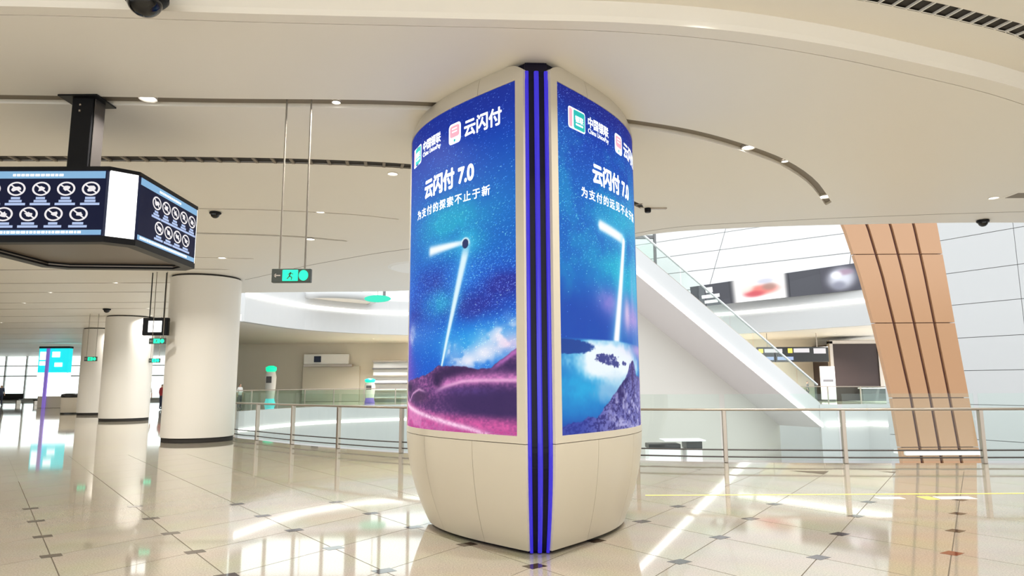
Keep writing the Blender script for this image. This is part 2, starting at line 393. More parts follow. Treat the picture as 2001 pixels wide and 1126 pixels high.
for x, y, z, l, sc in [(-4.12, 7.24, zc, 'glowing downlight beside the black pole of the display screens', 1.15), (-2.02, 7.38, zc, 'dim downlight right of the hanging exit sign rods', .6),
        (-1.82, 9.95, H-.004, 'downlight on the ceiling just behind the dark air grille left of the advertising column', .95), (3.29, 8.95, zc, 'middle downlight of the curved channel right of the advertising column', 1.1),
        (4.04, 9.56, zc, 'small dim downlight between two brighter ones in the curved right channel', .6), (5.52, 11.45, zc, 'bright downlight at the far end of the curved right channel', 1.35),
        (-3.59, 12.27, H+.01, 'downlight in the thin ceiling slot above the exit sign', .95), (-4.47, 14.6, H-.002, 'downlight beside the dark tapered ceiling slot', 1.2),
        (-7.35, 16.75, H-.002, 'downlight in the short slot right above the nearest round column', 1.2), (1.80, 5.3, UZ-.004, 'downlight cut by the top edge of the picture', 1.1)]:
    downlight(x, y, z, l, None, sc)
for x, y in [(-9, 20.9), (-12.5, 20.9), (-16, 23), (-13.2, 25.9), (-19, 25.9), (-15.3, 28), (-22, 28), (-16.8, 31), (-24, 31), (-19, 34), (-26, 34), (-22, 37.5), (-31, 37.5), (-25, 41.5), (-35, 41.5), (-28, 46), (-40, 46), (-34, 51), (-45, 51), (-40, 57)]:
    downlight(x, y, H+.02, 'small downlight in one of the far ceiling slots on the left', 'downlights of the far ceiling slots')
# unseen downlights added overhead and beyond the frame to light the hall
for x in (-6, -2.6, .9, 4.4, 8.2, 12):
    for y in (-5, -1.2, 2.6): downlight(x, y, UZ-.004, 'added unseen downlight of the raised ceiling above the viewer', 'downlights added to the raised ceiling')
for x, y in [(8.5, 11.5), (11, 9.5), (-9, 7.3), (-12, 7.25), (-9.5, 12.2), (-13, 12.3), (-11, 16.6), (-15, 16.6)]: downlight(x, y, H-.002, 'added unseen downlight of the low ceiling beyond the frame', 'downlights added to the low ceiling')

# ------------------------------------------------------------------ the advertising column
KC = Vector((.25, 8.3)); TILT = math.radians(3.19); ZB, ZT = 1.12, 4.58; PW = 2.2; TW = 2.14
def kscale(z):
    if z < 1.1: return 1-.19*(1-max(z, 0)/1.1)**2
    if z > 4.55: return 1-.045*((z-4.55)/.25)**2
    return 1.
NS = 400; _s = np.linspace(-.13, PW+.16, NS)
_h = np.radians(44.33+1.578*np.clip(_s, 0, 9)-8.07*np.clip(_s, 0, 9)**2); ds = _s[1]-_s[0]
_lx = np.concatenate([[0], np.cumsum(np.sin(_h[:-1])*ds)]); _ly = np.concatenate([[0], np.cumsum(np.cos(_h[:-1])*ds)])
i0 = np.argmin(abs(_s)); _lx -= _lx[i0]; _ly -= _ly[i0]
AX = Vector((-math.sin(TILT), math.cos(TILT))); LT = Vector((-math.cos(TILT), -math.sin(TILT))); MID = Vector((.248, 6.322)); HW = .2028
def kp(side, s, z, off=0.):
    """side 'L'/'R'; s along the face from the front corner; off outwards"""
    x = float(np.interp(s, _s, _lx)); y = float(np.interp(s, _s, _ly)); h = float(np.interp(s, _s, _h))
    lat, ax = x+HW, y; nl, na = math.cos(h), -math.sin(h)
    lat += nl*off; ax += na*off
    p = MID+LT*(lat if side == 'L' else -lat)+AX*ax
    p = KC+(p-KC)*kscale(z)
    return Vector((p.x, p.y, z))
kiosk = empty('advertising_column', (KC.x, KC.y, 0), 'three-sided cream column with two tall glowing starry-sky screens and blue light strips', 'advertising column')
def slab(side, s0, s1, z0, z1, o0, o1, ns, nz, ztop=None):
    mb = MB(); grids = []
    for off in (o1, o0):
        vs = []
        for j in range(nz+1):
            for i in range(ns+1):
                s = s0+(s1-s0)*i/ns; zt_ = ztop(s) if ztop else z1
                vs.append(kp(side, s, z0+(zt_-z0)*j/nz, off))
        b = len(mb.v); fs = []
        for j in range(nz):
            for i in range(ns): a = j*(ns+1)+i; fs.append((a, a+1, a+ns+2, a+ns+1))
        mb.add(vs, fs, 0, True); grids.append(b)
    n1 = ns+1; loop = [i for i in range(n1)]+[j*n1+ns for j in range(1, nz+1)]+[nz*n1+i for i in range(ns-1, -1, -1)]+[j*n1 for j in range(nz-1, 0, -1)]
    vs = [mb.v[grids[0]+k] for k in loop]+[mb.v[grids[1]+k] for k in loop]; L = len(loop)
    mb.add(vs, [(k, (k+1) % L, L+(k+1) % L, L+k) for k in range(L)])
    return mb
G = .003
def rounded(s): return 4.8-.13*max(0, 1-(s+.105)/.24)**2
for side in 'LR':
    place('apron_panel', slab(side, -.105, .60-G, .035, 1.05-G, -.05, .012, 14, 12), M['cream'], kiosk)
    place('apron_panel', slab(side, .60+G, 1.45-G, .035, 1.05-G, -.05, .012, 14, 12), M['cream'], kiosk)
    place('apron_panel', slab(side, 1.45+G, PW+.14, .035, 1.05-G, -.05, .012, 8, 12), M['cream'], kiosk)
    place('frame_panel', slab(side, -.105, PW+.14, 1.05+G, ZB, -.05, .012, 26, 2), M['cream'], kiosk)
    place('frame_panel', slab(side, -.105, -.001, ZB, ZT, -.05, .012, 4, 24), M['cream'], kiosk)
    place('frame_panel', slab(side, PW+.001, PW+.14, ZB, ZT, -.05, .012, 4, 24), M['cream'], kiosk)
    place('frame_panel', slab(side, -.105, .53-G, ZT, 4.8, -.05, .012, 14, 4, rounded), M['cream'], kiosk)
    place('frame_panel', slab(side, .53+G, PW+.14, ZT, 4.8, -.05, .012, 18, 4), M['cream'], kiosk)
# back face and dark core
mb = MB(); nz = 24; zz = [.035+(4.79-.035)*j/nz for j in range(nz+1)]; ring = []
prof = []
vs = []
NB = 13
for z in zz:
    a, b = kp('L', PW+.14, z, -.02), kp('R', PW+.14, z, -.02); ax = Vector((AX.x, AX.y, 0))
    for k in range(NB):
        t = .07+.86*k/(NB-1); vs.append(a.lerp(b, t)+ax*(.30+.28*(1-(2*t-1)**2))*kscale(z))
fs = [(j*NB+k, j*NB+k+1, (j+1)*NB+k+1, (j+1)*NB+k) for j in range(nz) for k in range(NB-1)]
place('back_panel', mb.add(vs, fs, 0, True), M['cream'], kiosk)
core = MB(); vs = []; zz2 = [0, .02, .035]+zz[1:]+[4.8]
def core_ring(z):
    pts = [kp('L', s, z, -.055) for s in np.linspace(-.1, PW+.14, 14)]
    a, b = kp('L', PW+.14, z, -.055), kp('R', PW+.14, z, -.055); ax = Vector((AX.x, AX.y, 0))
    pts += [a.lerp(b, t)+ax*(.24+.25*(1-(2*t-1)**2))*kscale(z) for t in np.linspace(.06, .94, 7)]
    pts += [kp('R', s, z, -.055) for s in np.linspace(PW+.14, -.1, 14)]
    return pts
for z in zz2:
    r_ = core_ring(max(z, .0)); c_ = Vector((KC.x, KC.y, z))
    k_ = .985 if z < .034 else .999
    vs += [c_+(Vector((p.x, p.y, z))-c_)*k_ for p in r_]
nr = len(r_)
place('core', core.add(vs, [(j*nr+k, j*nr+(k+1) % nr, (j+1)*nr+(k+1) % nr, (j+1)*nr+k) for j in range(len(zz2)-1) for k in range(nr)], 0, False), M['navy'], kiosk)
# front corner: dark channel with three blue light strips
def corner_pt(f, z, depth):
    a, b = kp('L', -.105, z, -.02), kp('R', -.105, z, -.02)
    p = a.lerp(b, f); return p-Vector((AX.x, AX.y, 0))*depth
def corner_strip(name, f0, f1, d0, d1, m, bulge=.02, z1=4.8):
    vs = []; n = 5; zz3 = [.012+(z1-.012)*j/40 for j in range(41)]
    for z in zz3:
        for k in range(n):
            f = f0+(f1-f0)*k/(n-1); vs.append(corner_pt(f, z, d1+bulge*(1-(2*k/(n-1)-1)**2)))
        vs.append(corner_pt(f1, z, d0)); vs.append(corner_pt(f0, z, d0))
    n += 2; mb = MB().add(vs, [(j*n+k, j*n+(k+1) % n, (j+1)*n+(k+1) % n, (j+1)*n+k) for j in range(40) for k in range(n)], 0, False)
    mb.add(vs[:n], [list(range(n))]); mb.add(vs[-n:], [list(range(n))])
    return place(name, mb, m, kiosk)
corner_strip('corner_channel', 0, 1, -.06, -.03, M['navy'], 0)
for f0, f1 in ((.0, .16), (.40, .60), (.84, 1.0)): corner_strip('light_strip', f0, f1, -.035, .0, M['blueled'], .012, 4.66)
# top collar against the ceiling
mb = MB(); pts = core_ring(4.8)
mb.add([Vector((p.x, p.y, 4.77)) for p in pts]+[Vector((p.x, p.y, 4.80)) for p in pts], [(k, (k+1) % nr, nr+(k+1) % nr, nr+k) for k in range(nr)])
place('top_collar', mb, M['slot'], kiosk)

# --- screen pictures: colours per vertex of the screen grid
NU, NV = 230, 640
def fbm(sh, scales, seed):
    r = np.random.default_rng(seed); out = np.zeros(sh); amp = 1; tot = 0
    for (a, b) in scales:
        g = r.random((a+2, b+2)); y = np.linspace(0, a, sh[0]); x = np.linspace(0, b, sh[1])
        yi = y.astype(int); xi = x.astype(int); fy = (y-yi)[:, None]; fx = (x-xi)[None, :]
        fy = fy*fy*(3-2*fy); fx = fx*fx*(3-2*fx)
        out += amp*((g[yi][:, xi]*(1-fx)+g[yi][:, xi+1]*fx)*(1-fy)+(g[yi+1][:, xi]*(1-fx)+g[yi+1][:, xi+1]*fx)*fy); tot += amp; amp *= .55
    return out/tot
def sst(a, b, x): t = np.clip((x-a)/(b-a), 0, 1); return t*t*(3-2*t)
def mixc(c, col, k): return c*(1-k[..., None])+np.array(col)[None, None]/255*k[..., None]
def seg(U, V, a, b, asp):  # distance to a segment and the position along it
    ax_, ay = a[0]*asp, a[1]; bx, by = b[0]*asp, b[1]; X = U*asp-ax_; Y = V-ay; dx, dy = bx-ax_, by-ay; L2 = dx*dx+dy*dy
    t = np.clip((X*dx+Y*dy)/L2, 0, 1); return np.hypot(X-t*dx, Y-t*dy), t
V_, U_ = np.meshgrid(np.linspace(0, 1, NV+1), np.linspace(0, 1, NU+1), indexing='ij'); ASP = PW/(ZT-ZB)
def sky(seed):
    n = fbm(U_.shape, [(9, 5), (20, 12), (45, 28), (100, 60)], seed); n2 = fbm(U_.shape, [(7, 4), (16, 10), (44, 26), (120, 70)], seed+1)
    c = np.zeros(U_.shape+(3,))+np.array([16, 58, 172])/255
    c = mixc(c, (14, 104, 196), sst(.95, .66, V_)*.9)
    c = mixc(c, (18, 40, 140), sst(.84, 1.0, V_)*.75)
    return c, n, n2
def stars(c, dens, seed, amp=.8):
    r = np.random.default_rng(seed); k = r.random(U_.shape); b = np.clip((k-(1-dens))/dens, 0, 1)*(.25+.75*r.random(U_.shape))
    return c+b[..., None]*np.array([.75, .9, 1])*amp
def G2(u0, v0, ru, rv, p=2): return np.exp(-(np.hypot((U_-u0)/ru, (V_-v0)/rv))**p)
FINE = fbm(U_.shape, [(160, 70), (320, 120), (600, 220)], 99)
def left_art():
    c, n, n2 = sky(11); k2 = .35+1.1*(n2-.2)
    c = mixc(c, (24, 168, 205), np.clip(np.maximum(G2(.55, .64, .30, .07), G2(.66, .56, .16, .07)*.8)*k2*1.25, 0, .9))
    c = mixc(c, (20, 88, 205), sst(.56, .42, V_)*.75)
    for a in ((.40, .45, .20, .045), (.22, .36, .18, .06), (.70, .355, .22, .045), (.92, .41, .14, .045)): c = mixc(c, (40, 34, 138), np.clip(G2(*a)*(1.5*n2-.05), 0, .75))
    c = mixc(c, (40, 165, 210), np.clip(G2(.45, .385, .16, .045)*k2*1.1, 0, .8)); c = mixc(c, (30, 120, 215), np.clip(G2(.62, .46, .16, .04)*k2, 0, .6))
    c = mixc(c, (22, 110, 220), sst(.36, .27, V_)*sst(.35, .7, U_)*.8)
    c = mixc(c, (70, 130, 220), np.clip(G2(.26, .29, .18, .05)*k2*1.2, 0, .8))
    c = mixc(c, (142, 92, 196), np.clip(sst(.22, .0, U_)*sst(.40, .26, V_)*(.5+.7*n), 0, .95)); c = mixc(c, (96, 70, 190), sst(.35, .1, U_)*sst(.27, .17, V_)*.6)
    c = mixc(c, (40, 170, 235), np.clip(G2(.78, .26, .35, .05)*.8, 0, 1))
    cl = sst(.40, .62, fbm(U_.shape, [(16, 8), (36, 16), (90, 40)], 31))
    for a, s_ in (((.60, .225, .07, .04), 1.), ((.70, .205, .08, .025), .8), ((.80, .225, .09, .03), .8), ((.95, .265, .14, .045), 1.0), ((.12, .30, .08, .03), .6)): c = mixc(c, (232, 236, 250), np.clip(G2(*a)*(.35+.9*cl)*s_, 0, 1))
    c = mixc(c, (240, 205, 232), G2(1.0, .245, .12, .03)*.7)
    dens = .02+.16*np.exp(-((V_-.43)/.10)**2)+.04*np.exp(-((V_-.62)/.1)**2); c = stars(c, dens, 5, .62); c = stars(c, np.full_like(U_, .01), 8, .9)
    # comet shaped as a seven
    d, t = seg(U_, V_, (.665, .558), (.34, .558), ASP); w = .007+.011*t; c = mixc(c, (110, 200, 240), np.exp(-(d/(w*1.9))**2)*.5*(1-t*.5)); c = mixc(c, (246, 252, 255), np.clip(np.exp(-(d/w)**3)*(1-sst(.86, 1.0, t)), 0, 1))
    d, t = seg(U_, V_, (.685, .55), (.495, .195), ASP); w = .0125*(1-t)+.0045; c = mixc(c, (80, 190, 240), np.exp(-(d/(w*2.2))**2)*.5); c = mixc(c, (222, 246, 253), np.clip(np.exp(-(d/w)**4)*(.35+.65*sst(.0, .12, t)), 0, 1))
    d = np.hypot((U_-.672)*ASP, V_-.553); c = mixc(c, (235, 250, 255), np.exp(-((d-.0165)/.0035)**2)*sst(-.004, .004, V_-.55)*.9); c = mixc(c, (34, 50, 98), sst(.0155, .0135, d))
    # violet dunes
    u = np.linspace(0, 1, NU+1); r1 = np.interp(u, [0, .10, .20, .32, .42, .47, .50, .56, .66, .76, .84, .89, .94, 1], [.146, .152, .158, .166, .182, .197, .192, .192, .190, .181, .182, .200, .216, .236]); r1 = r1+(fbm((1, NU+1), [(1, 26), (1, 60)], 3)[0]-.5)*.010*(u < .45)+(fbm((1, NU+1), [(1, 60)], 4)[0]-.5)*.003
    k = sst(-.0015, .003, r1[None]-V_); t1 = FINE; t2 = fbm(U_.shape, [(26, 10), (70, 26)], 9)
    q = np.zeros_like(c)+np.array([98, 60, 116])/255
    q = mixc(q, (196, 112, 180), np.clip((t1-.38)*2.2, 0, 1)*.75); q = mixc(q, (60, 36, 84), np.clip((t2-.5)*2.5, 0, 1)*.5)
    q = mixc(q, (52, 32, 76), G2(.62, .172, .20, .022, 4)*.95)                                     # dark pointed ridge
    q = mixc(q, (52, 36, 84), G2(.98, .180, .14, .030, 3)*.85); q = mixc(q, (190, 110, 190), np.exp(-((r1[None]-V_-.008)/.008)**2)*sst(.82, .92, U_)*.8)
    ln = np.interp(U_, [0, .3, .45, .52, .66, .8, 1], [.06, .085, .118, .130, .146, .148, .147]); q = mixc(q, (224, 130, 200), np.exp(-((V_-ln-.006)/.016)**2)*sst(.40, .52, U_)*(.45+.6*t1)); q = mixc(q, (255, 190, 232), np.exp(-((V_-ln)/.0055)**2)*sst(.42, .5, U_)*.75)
    q = mixc(q, (52, 36, 86), np.clip(G2(.90, .085, .46, .048, 4)*1.0, 0, .93)*(.75+.35*t1)); q = mixc(q, (84, 60, 132), G2(.68, .118, .2, .012)*.6*t1*1.5)
    q = mixc(q, (74, 50, 86), G2(.26, .100, .12, .022, 3)*.8); q = mixc(q, (220, 165, 212), np.exp(-((V_-np.interp(U_, [0, .09, .16, .26, .36], [.112, .082, .108, .122, .112]))/.004)**2)*sst(.38, .26, U_)*.85)
    q = mixc(q, (40, 26, 66), G2(.08, .128, .10, .014, 3)*.7); q = mixc(q, (40, 26, 66), G2(.46, .150, .05, .022, 3)*.8)
    pk = np.clip(sst(.062, .03, V_-.03*np.exp(-(U_/.25)**2)+.012*(U_-.5)), 0, 1); q = mixc(q, (226, 92, 165), pk*(.45+.55*t1)); q = mixc(q, (236, 150, 205), pk*sst(.45, .7, t2)*.6*sst(.8, .2, U_))
    q = mixc(q, (255, 212, 240), np.clip(np.exp(-((V_-np.interp(U_, [0, .06, .3, .7, .9], [.075, .066, .045, .012, -.01]))/.0075)**2)*(.55+.7*t1), 0, 1))
    q = mixc(q, (170, 50, 125), sst(.018, .0, V_)*sst(.45, .65, t1)*.6)
    return mixc(c, (0, 0, 0), k)+q*k[..., None]
def right_art():
    c, n, n2 = sky(51); k2 = .3+1.2*(n2-.2); c = mixc(c, (30, 26, 120), sst(.9, 1.0, V_)*.45)
    c = mixc(c, (24, 150, 205), np.clip(sst(.35, .65, n)*sst(1, .7, V_)*.55, 0, 1))
    c = mixc(c, (24, 185, 215), np.clip(np.maximum(G2(.62, .66, .25, .07), G2(.55, .48, .32, .09))*k2*1.2, 0, .9))
    c = mixc(c, (24, 72, 176), sst(.46, .34, V_)*sst(.75, .35, U_)*.9)
    c = mixc(c, (90, 205, 230), np.clip(G2(.80, .48, .08, .13)*.7, 0, 1)); c = mixc(c, (150, 190, 235), np.clip(G2(.72, .42, .03, .10)*.5, 0, 1))
    c = mixc(c, (150, 135, 220), np.clip(G2(.40, .385, .14, .045)*k2*1.2, 0, .8)); c = mixc(c, (196, 158, 226), np.clip(G2(.74, .345, .18, .055)*(.45+.9*n2), 0, .95)); c = mixc(c, (235, 205, 235), np.clip(G2(.62, .36, .04, .05)*.8, 0, 1))
    c = stars(c, .07*sst(.38, .6, V_)+.003, 77, .7)
    d, t = seg(U_, V_, (.575, .598), (.345, .614), ASP); c = mixc(c, (120, 215, 245), np.exp(-(d/.028)**2)*.6); c = mixc(c, (251, 253, 255), np.exp(-(d/.0165)**4))
    d, t = seg(U_, V_, (.60, .592), (.475, .27), ASP); w = .0125+.0075*t; c = mixc(c, (120, 215, 245), np.exp(-(d/(w*2))**2)*.55); c = mixc(c, (253, 253, 255), np.exp(-(d/w)**4))
    k = sst(.270, .262, V_+.012*np.abs(U_-.45)); sea = np.zeros_like(c)+np.array([24, 104, 190])/255
    t2 = fbm(U_.shape, [(16, 8), (40, 22), (110, 60)], 61); t3 = FINE
    sea = mixc(sea, (40, 170, 225), np.clip(G2(.15, .12, .3, .07)*(.2+t2), 0, 1)); sea = mixc(sea, (34, 62, 160), sst(.06, .0, V_)*.8)
    d = np.hypot((U_-.42)/.40, (V_-.205)/.075)+(t2-.5)*.5; sea = mixc(sea, (110, 205, 240), sst(1.25, .8, d)*.8); sea = mixc(sea, (240, 250, 255), sst(1.02, .55, d))
    d = np.hypot((U_-.45)/.25, (V_-.12)/.05)+(t2-.5)*.7; sea = mixc(sea, (190, 220, 240), sst(1.2, .5, d)*.6)
    d = np.hypot((U_-.06)/.20, (V_-.240)/.022)+(t3-.5)*.3; sea = mixc(sea, (28, 66, 150), sst(1.05, .85, d)*.95); sea = mixc(sea, (140, 220, 245), np.exp(-((V_-.266)/.003)**2)*sst(.35, .1, U_)*.8)
    sea = mixc(sea, (215, 190, 232), np.clip(G2(.85, .245, .25, .02)*.8, 0, 1))
    c = mixc(c, (0, 0, 0), k)+sea*k[..., None]
    for (a, b, r1, r2) in ((.33, .212, .06, .014), (.40, .208, .085, .016), (.455, .196, .04, .012), (.56, .199, .03, .007)):
        d = np.hypot((U_-a)/r1, (V_-b)/r2)+.9*(t3-.5); c = mixc(c, (66, 72, 142), sst(1.1, .8, d)); c = mixc(c, (190, 195, 230), sst(1.1, .8, d)*sst(.55, .7, t3)*.7)
    u = np.linspace(0, 1, NU+1); rr = np.interp(u, [0, .12, .3, .36, .48, .56, .60, .64, .68, .72, .76, .85, 1], [.018, .035, .048, .075, .125, .150, .170, .205, .210, .200, .165, .155, .165]); rr = rr+(fbm((1, NU+1), [(1, 26), (1, 60)], 13)[0]-.5)*.016
    k = sst(-.002, .004, rr[None]-V_); q = np.zeros_like(c)+np.array([112, 112, 184])/255
    q = mixc(q, (48, 42, 108), sst(.56, .40, t3)*.8); q = mixc(q, (44, 36, 100), np.clip(G2(.56, .125, .12, .05)*1.3*sst(.6, .45, t2), 0, .9)); q = mixc(q, (186, 184, 230), np.clip((fbm(U_.shape, [(60, 26), (160, 60)], 83)-.42)*3.2, 0, 1)*.85*sst(.3, .5, U_)*sst(.19, .06, V_)); q = mixc(q, (36, 56, 160), sst(.4, .1, U_)*.7); q = mixc(q, (140, 110, 190), sst(.75, 1, U_)*.5); q = mixc(q, (58, 40, 100), G2(.68, .17, .02, .05)*.8)
    c = mixc(c, (0, 0, 0), k)+q*k[..., None]
    return mixc(c, (170, 140, 215), np.clip(G2(.88, .24, .16, .05)*.55, 0, 1))
M['poster'] = vcol_emit('screen_picture', 1.0)
def screen(side, art):
    me = bpy.data.meshes.new('display_screen'); vs = []
    zz = np.linspace(ZB, ZT, NV+1); uu = np.linspace(0, 1, NU+1)
    row = [kp(side, (1-u)*PW if side == 'L' else u*PW, 2.5, .002) for u in uu]
    vs = [(p.x, p.y, z) for z in zz for p in row]
    # top rows follow the gentle taper
    fs = [(j*(NU+1)+i, j*(NU+1)+i+1, (j+1)*(NU+1)+i+1, (j+1)*(NU+1)+i) for j in range(NV) for i in range(NU)]
    me.from_pydata(vs, [], fs); me.materials.append(M['poster'])
    c = np.clip(art, 0, 1); c = np.where(c <= .04045, c/12.92, ((c+.055)/1.055)**2.4)
    at_ = me.color_attributes.new('Col', 'FLOAT_COLOR', 'POINT'); rgba = np.concatenate([c.reshape(-1, 3), np.ones((c.shape[0]*c.shape[1], 1))], 1).astype(np.float32)
    at_.data.foreach_set('color', rgba.ravel()); me.polygons.foreach_set('use_smooth', [True]*len(fs)); me.update()
    o = bpy.data.objects.new('display_screen', me); COL.objects.link(o); o.parent = kiosk; o.location = (-KC.x, -KC.y, 0)
    return o
scrL = screen('L', left_art()); scrL['label'] = 'screen with violet dunes and a comet shaped as a seven'
scrR = screen('R', right_art()); scrR['label'] = 'screen with a bright waterfall shaped as a seven over rocks'
def text_mesh(body, size, spacing=1., bold=0.):
    cu = bpy.data.curves.new('t', 'FONT'); cu.body = body; cu.size = size; cu.space_character = spacing; cu.align_x = 'CENTER'
    o = bpy.data.objects.new('t', cu); COL.objects.link(o); dg = bpy.context.evaluated_depsgraph_get(); dg.update()
    me = bpy.data.meshes.new_from_object(o.evaluated_get(dg)); v = [tuple(p.co)[:2] for p in me.vertices]; f = [tuple(p.vertices) for p in me.polygons]
    bpy.data.objects.remove(o); bpy.data.curves.remove(cu); bpy.data.meshes.remove(me)
    if bold:            # heavier strokes: overlapping copies, each a hair further out
        V2, F2 = [], []
        for q, (dx, dz) in enumerate(((0, 0), (1, 0), (-1, 0), (0, 1), (0, -1), (.7, .7), (-.7, .7), (.7, -.7), (-.7, -.7))):
            b = len(V2); V2 += [(x+dx*bold, z+dz*bold, q*.00012) for x, z in v]; F2 += [tuple(b+i for i in g) for g in f]
        return V2, F2
    return [(x, z, 0) for x, z in v], f
def rrect(cx, cz, w, h, r, n=5):
    pts = []
    for qx, qz, a0 in ((1, 1, 0), (-1, 1, 90), (-1, -1, 180), (1, -1, 270)):
        for k in range(n+1): a = math.radians(a0+90*k/n); pts.append((cx+qx*(w/2-r)+r*math.cos(a), cz+qz*(h/2-r)+r*math.sin(a)))
    return pts
def on_screen(side, name, v2, f2, m, par, off=.006):
    vs = [kp(side, (TW-q[0]) if side == 'L' else q[0], 2.5, off+(q[2] if len(q) > 2 else 0)) for q in v2]; vs = [(p.x, p.y, q[1]) for p, q in zip(vs, v2)]
    o = MB().add(vs, f2).build(name, m, None, recalc=False); o.parent = par; return o
def lettering(side, par, x0, z0, body, size, spacing=1, bold=0., width=None, name='lettering', sx=1):
    v, f = text_mesh(body, size, spacing, bold); xa, xb = min(p[0] for p in v), max(p[0] for p in v)
    k = (width/(xb-xa)) if width else 1
    return on_screen(side, name, [(x0+(p[0]-(xa+xb)/2)*k, z0+p[1], p[2]) for p in v], f, M['txt'], par)
for side, scr, sub in (('L', scrL, '为支付的探索不止于新'), ('R', scrR, '为支付的远见不止于新')):
    zc_ = 4.275
    lg = on_screen(side, 'card_logo', rrect(.335, zc_, .30, .23, .03), [list(range(24))], M['txt'], scr)
    on_screen(side, 'logo_stripe', rrect(.225, zc_, .055, .20, .02), [list(range(24))], M['pink'], scr, .008)
    on_screen(side, 'logo_field', rrect(.375, zc_, .20, .20, .02), [list(range(24))], M['teal'], scr, .008)
    v, f = text_mesh('银联', .075, 1, .002); xm = (min(p[0] for p in v)+max(p[0] for p in v))/2
    on_screen(side, 'logo_lettering', [(.375+p[0]-xm, zc_+.01+p[1]-.03) for p in v], f, M['txt'], scr, .010)
    on_screen(side, 'logo_line', rrect(.375, zc_-.05, .13, .02, .005), [list(range(24))], M['txt'], scr, .010)
    lettering(side, scr, .755, zc_+.00, '中国银联', .125, 1, .0035, .43)
    lettering(side, scr, .755, zc_-.075, 'China UnionPay', .075, 1, .001, .43)
    on_screen(side, 'app_icon', rrect(1.235, zc_, .21, .23, .045), [list(range(24))], M['txt'], scr)
    on_screen(side, 'icon_field', rrect(1.235, zc_+.025, .165, .13, .03), [list(range(24))], M['pink'], scr, .008)
    for dz in (.055, .02): on_screen(side, 'icon_stroke', rrect(1.235, zc_+dz, .09, .014, .006), [list(range(24))], M['txt'], scr, .010)
    on_screen(side, 'icon_dot', rrect(1.235, zc_-.078, .03, .03, .008), [list(range(24))], M['teal'], scr, .008)
    lettering(side, scr, 1.675, zc_-.075, '云闪付', .20, 1, .006, .56)
    lettering(side, scr, 1.08, 3.70, '云闪付 7.0', .235, 1, .010, .95)
    lettering(side, scr, 1.09, 3.49, sub, .115, 1.25, .002, 1.40)

# ------------------------------------------------------------------ round columns on the left
def round_column(x, y, r, label):
    t = empty('round_column', (x, y, 0), label, 'column', 'round cream columns')
    MB().lathe([(r*.975, 0), (r*.975, .14), (r*.96, .15)], n=48).build('base_ring', M['slot'], t)
    MB().lathe([(r, .13), (r, 1.9), (r, 1.905), (r, 4.74), (r*1.0, 4.745)], n=64, capb=False).build('shaft', M['colm'], t)
    MB().lathe([(r*.96, 4.73), (r*.96, 4.80)], n=48, capb=False, capt=False).build('shadow_gap', M['slot'], t)
    return t
round_column(-9.22, 20.05, .985, 'nearest round cream column with a dark base, left of the glass railing')
round_column(-18.0, 31.6, 1.03, 'middle round cream column with a dark base')
round_column(-23.3, 38.3, 1.03, 'farthest visible round column, behind the beige bin')

# ------------------------------------------------------------------ near glass railing along the void
def off(pts, d):
    out = []
    for i, p in enumerate(pts):
        t = (pts[min(i+1, len(pts)-1)]-pts[max(i-1, 0)]).normalized(); out.append(p+Vector((t.y, -t.x))*d)
    return out
def ribbon(pts, z0, z1, t, m=0):
    mb = MB(); vs = []; n = len(pts); L_, R_ = off(pts, t/2), off(pts, -t/2)
    for a, b in zip(L_, R_): vs += [(a.x, a.y, z0), (a.x, a.y, z1), (b.x, b.y, z1), (b.x, b.y, z0)]
    fs = [(4*i+k, 4*i+(k+1) % 4, 4*i+4+(k+1) % 4, 4*i+4+k) for i in range(n-1) for k in range(4)]+[(0, 1, 2, 3), (4*n-4, 4*n-3, 4*n-2, 4*n-1)]
    return mb.add(vs, fs, m)
rail = empty('glass_railing', (0, 0, 0), 'curved glass railing with steel posts and handrail along the edge of the void', 'railing')
RL = [Vector((x, Rn(x)-.06)) for x in list(np.linspace(-12.5, 14, 140))]
for z, w, h, m in ((1.05, .055, .05, 'steel'), (.25, .03, .03, 'darksteel'), (.11, .03, .03, 'darksteel')):
    mb = MB(); mb.tube([(p.x, p.y, z) for p in RL], w/2, 8); place('handrail' if z > 1 else 'lower_rail', mb, M[m], rail)
posts = [-11.0, -9.6, -8.65, -7.49, -5.99, -4.42, -2.62, -.9, .9, 2.6, 4.31, 6.6, 9.27, 11.6, 14]
pm = None
for x in posts:
    y = Rn(x)-.06
    if pm is None:
        pm = MB().bbox((-.04, -.05, 0), (.04, .05, 1.03), .008).build('post', M['steel'], rail); o = pm
    else:
        o = pm.copy(); COL.objects.link(o); o.parent = rail
    o.location = (x, y, 0); o.rotation_euler.z = math.atan2(Rn(x+.1)-Rn(x-.1), .2)
for a, b in zip(posts[:-1], posts[1:]):
    mb = ribbon([Vector((x, Rn(x)+.02)) for x in np.linspace(a+.05, b-.05, 7)], .04, 1.36, .016)
    place('glass_pane', mb, M['glass'], rail)

# ------------------------------------------------------------------ far side of the void
LEFTN = [p for p in NEAR if p.y > 24]
ring_far = FAR
o = ribbon(ring_far, -6.2, .02, .3).build('trim_1', M['white'], kind='structure')
inner = off(ring_far, .2)
lt = empty('light_line', (0, 0, 0), 'white glowing light line along the lower floor edge across the void', 'light strip')
place('lit_strip', ribbon(inner, -1.2, -1.02, .08), M['led'], lt)
o = ribbon(ring_far, 5.45, 8.1, .4).build('trim_2', M['white'], kind='structure')
lt2 = empty('light_line', (0, 0, 0), 'white glowing light line along the curved white upper balcony front', 'light strip')
place('lit_strip', ribbon(off(ring_far, .25), 7.02, 7.24, .1), M['led'], lt2)
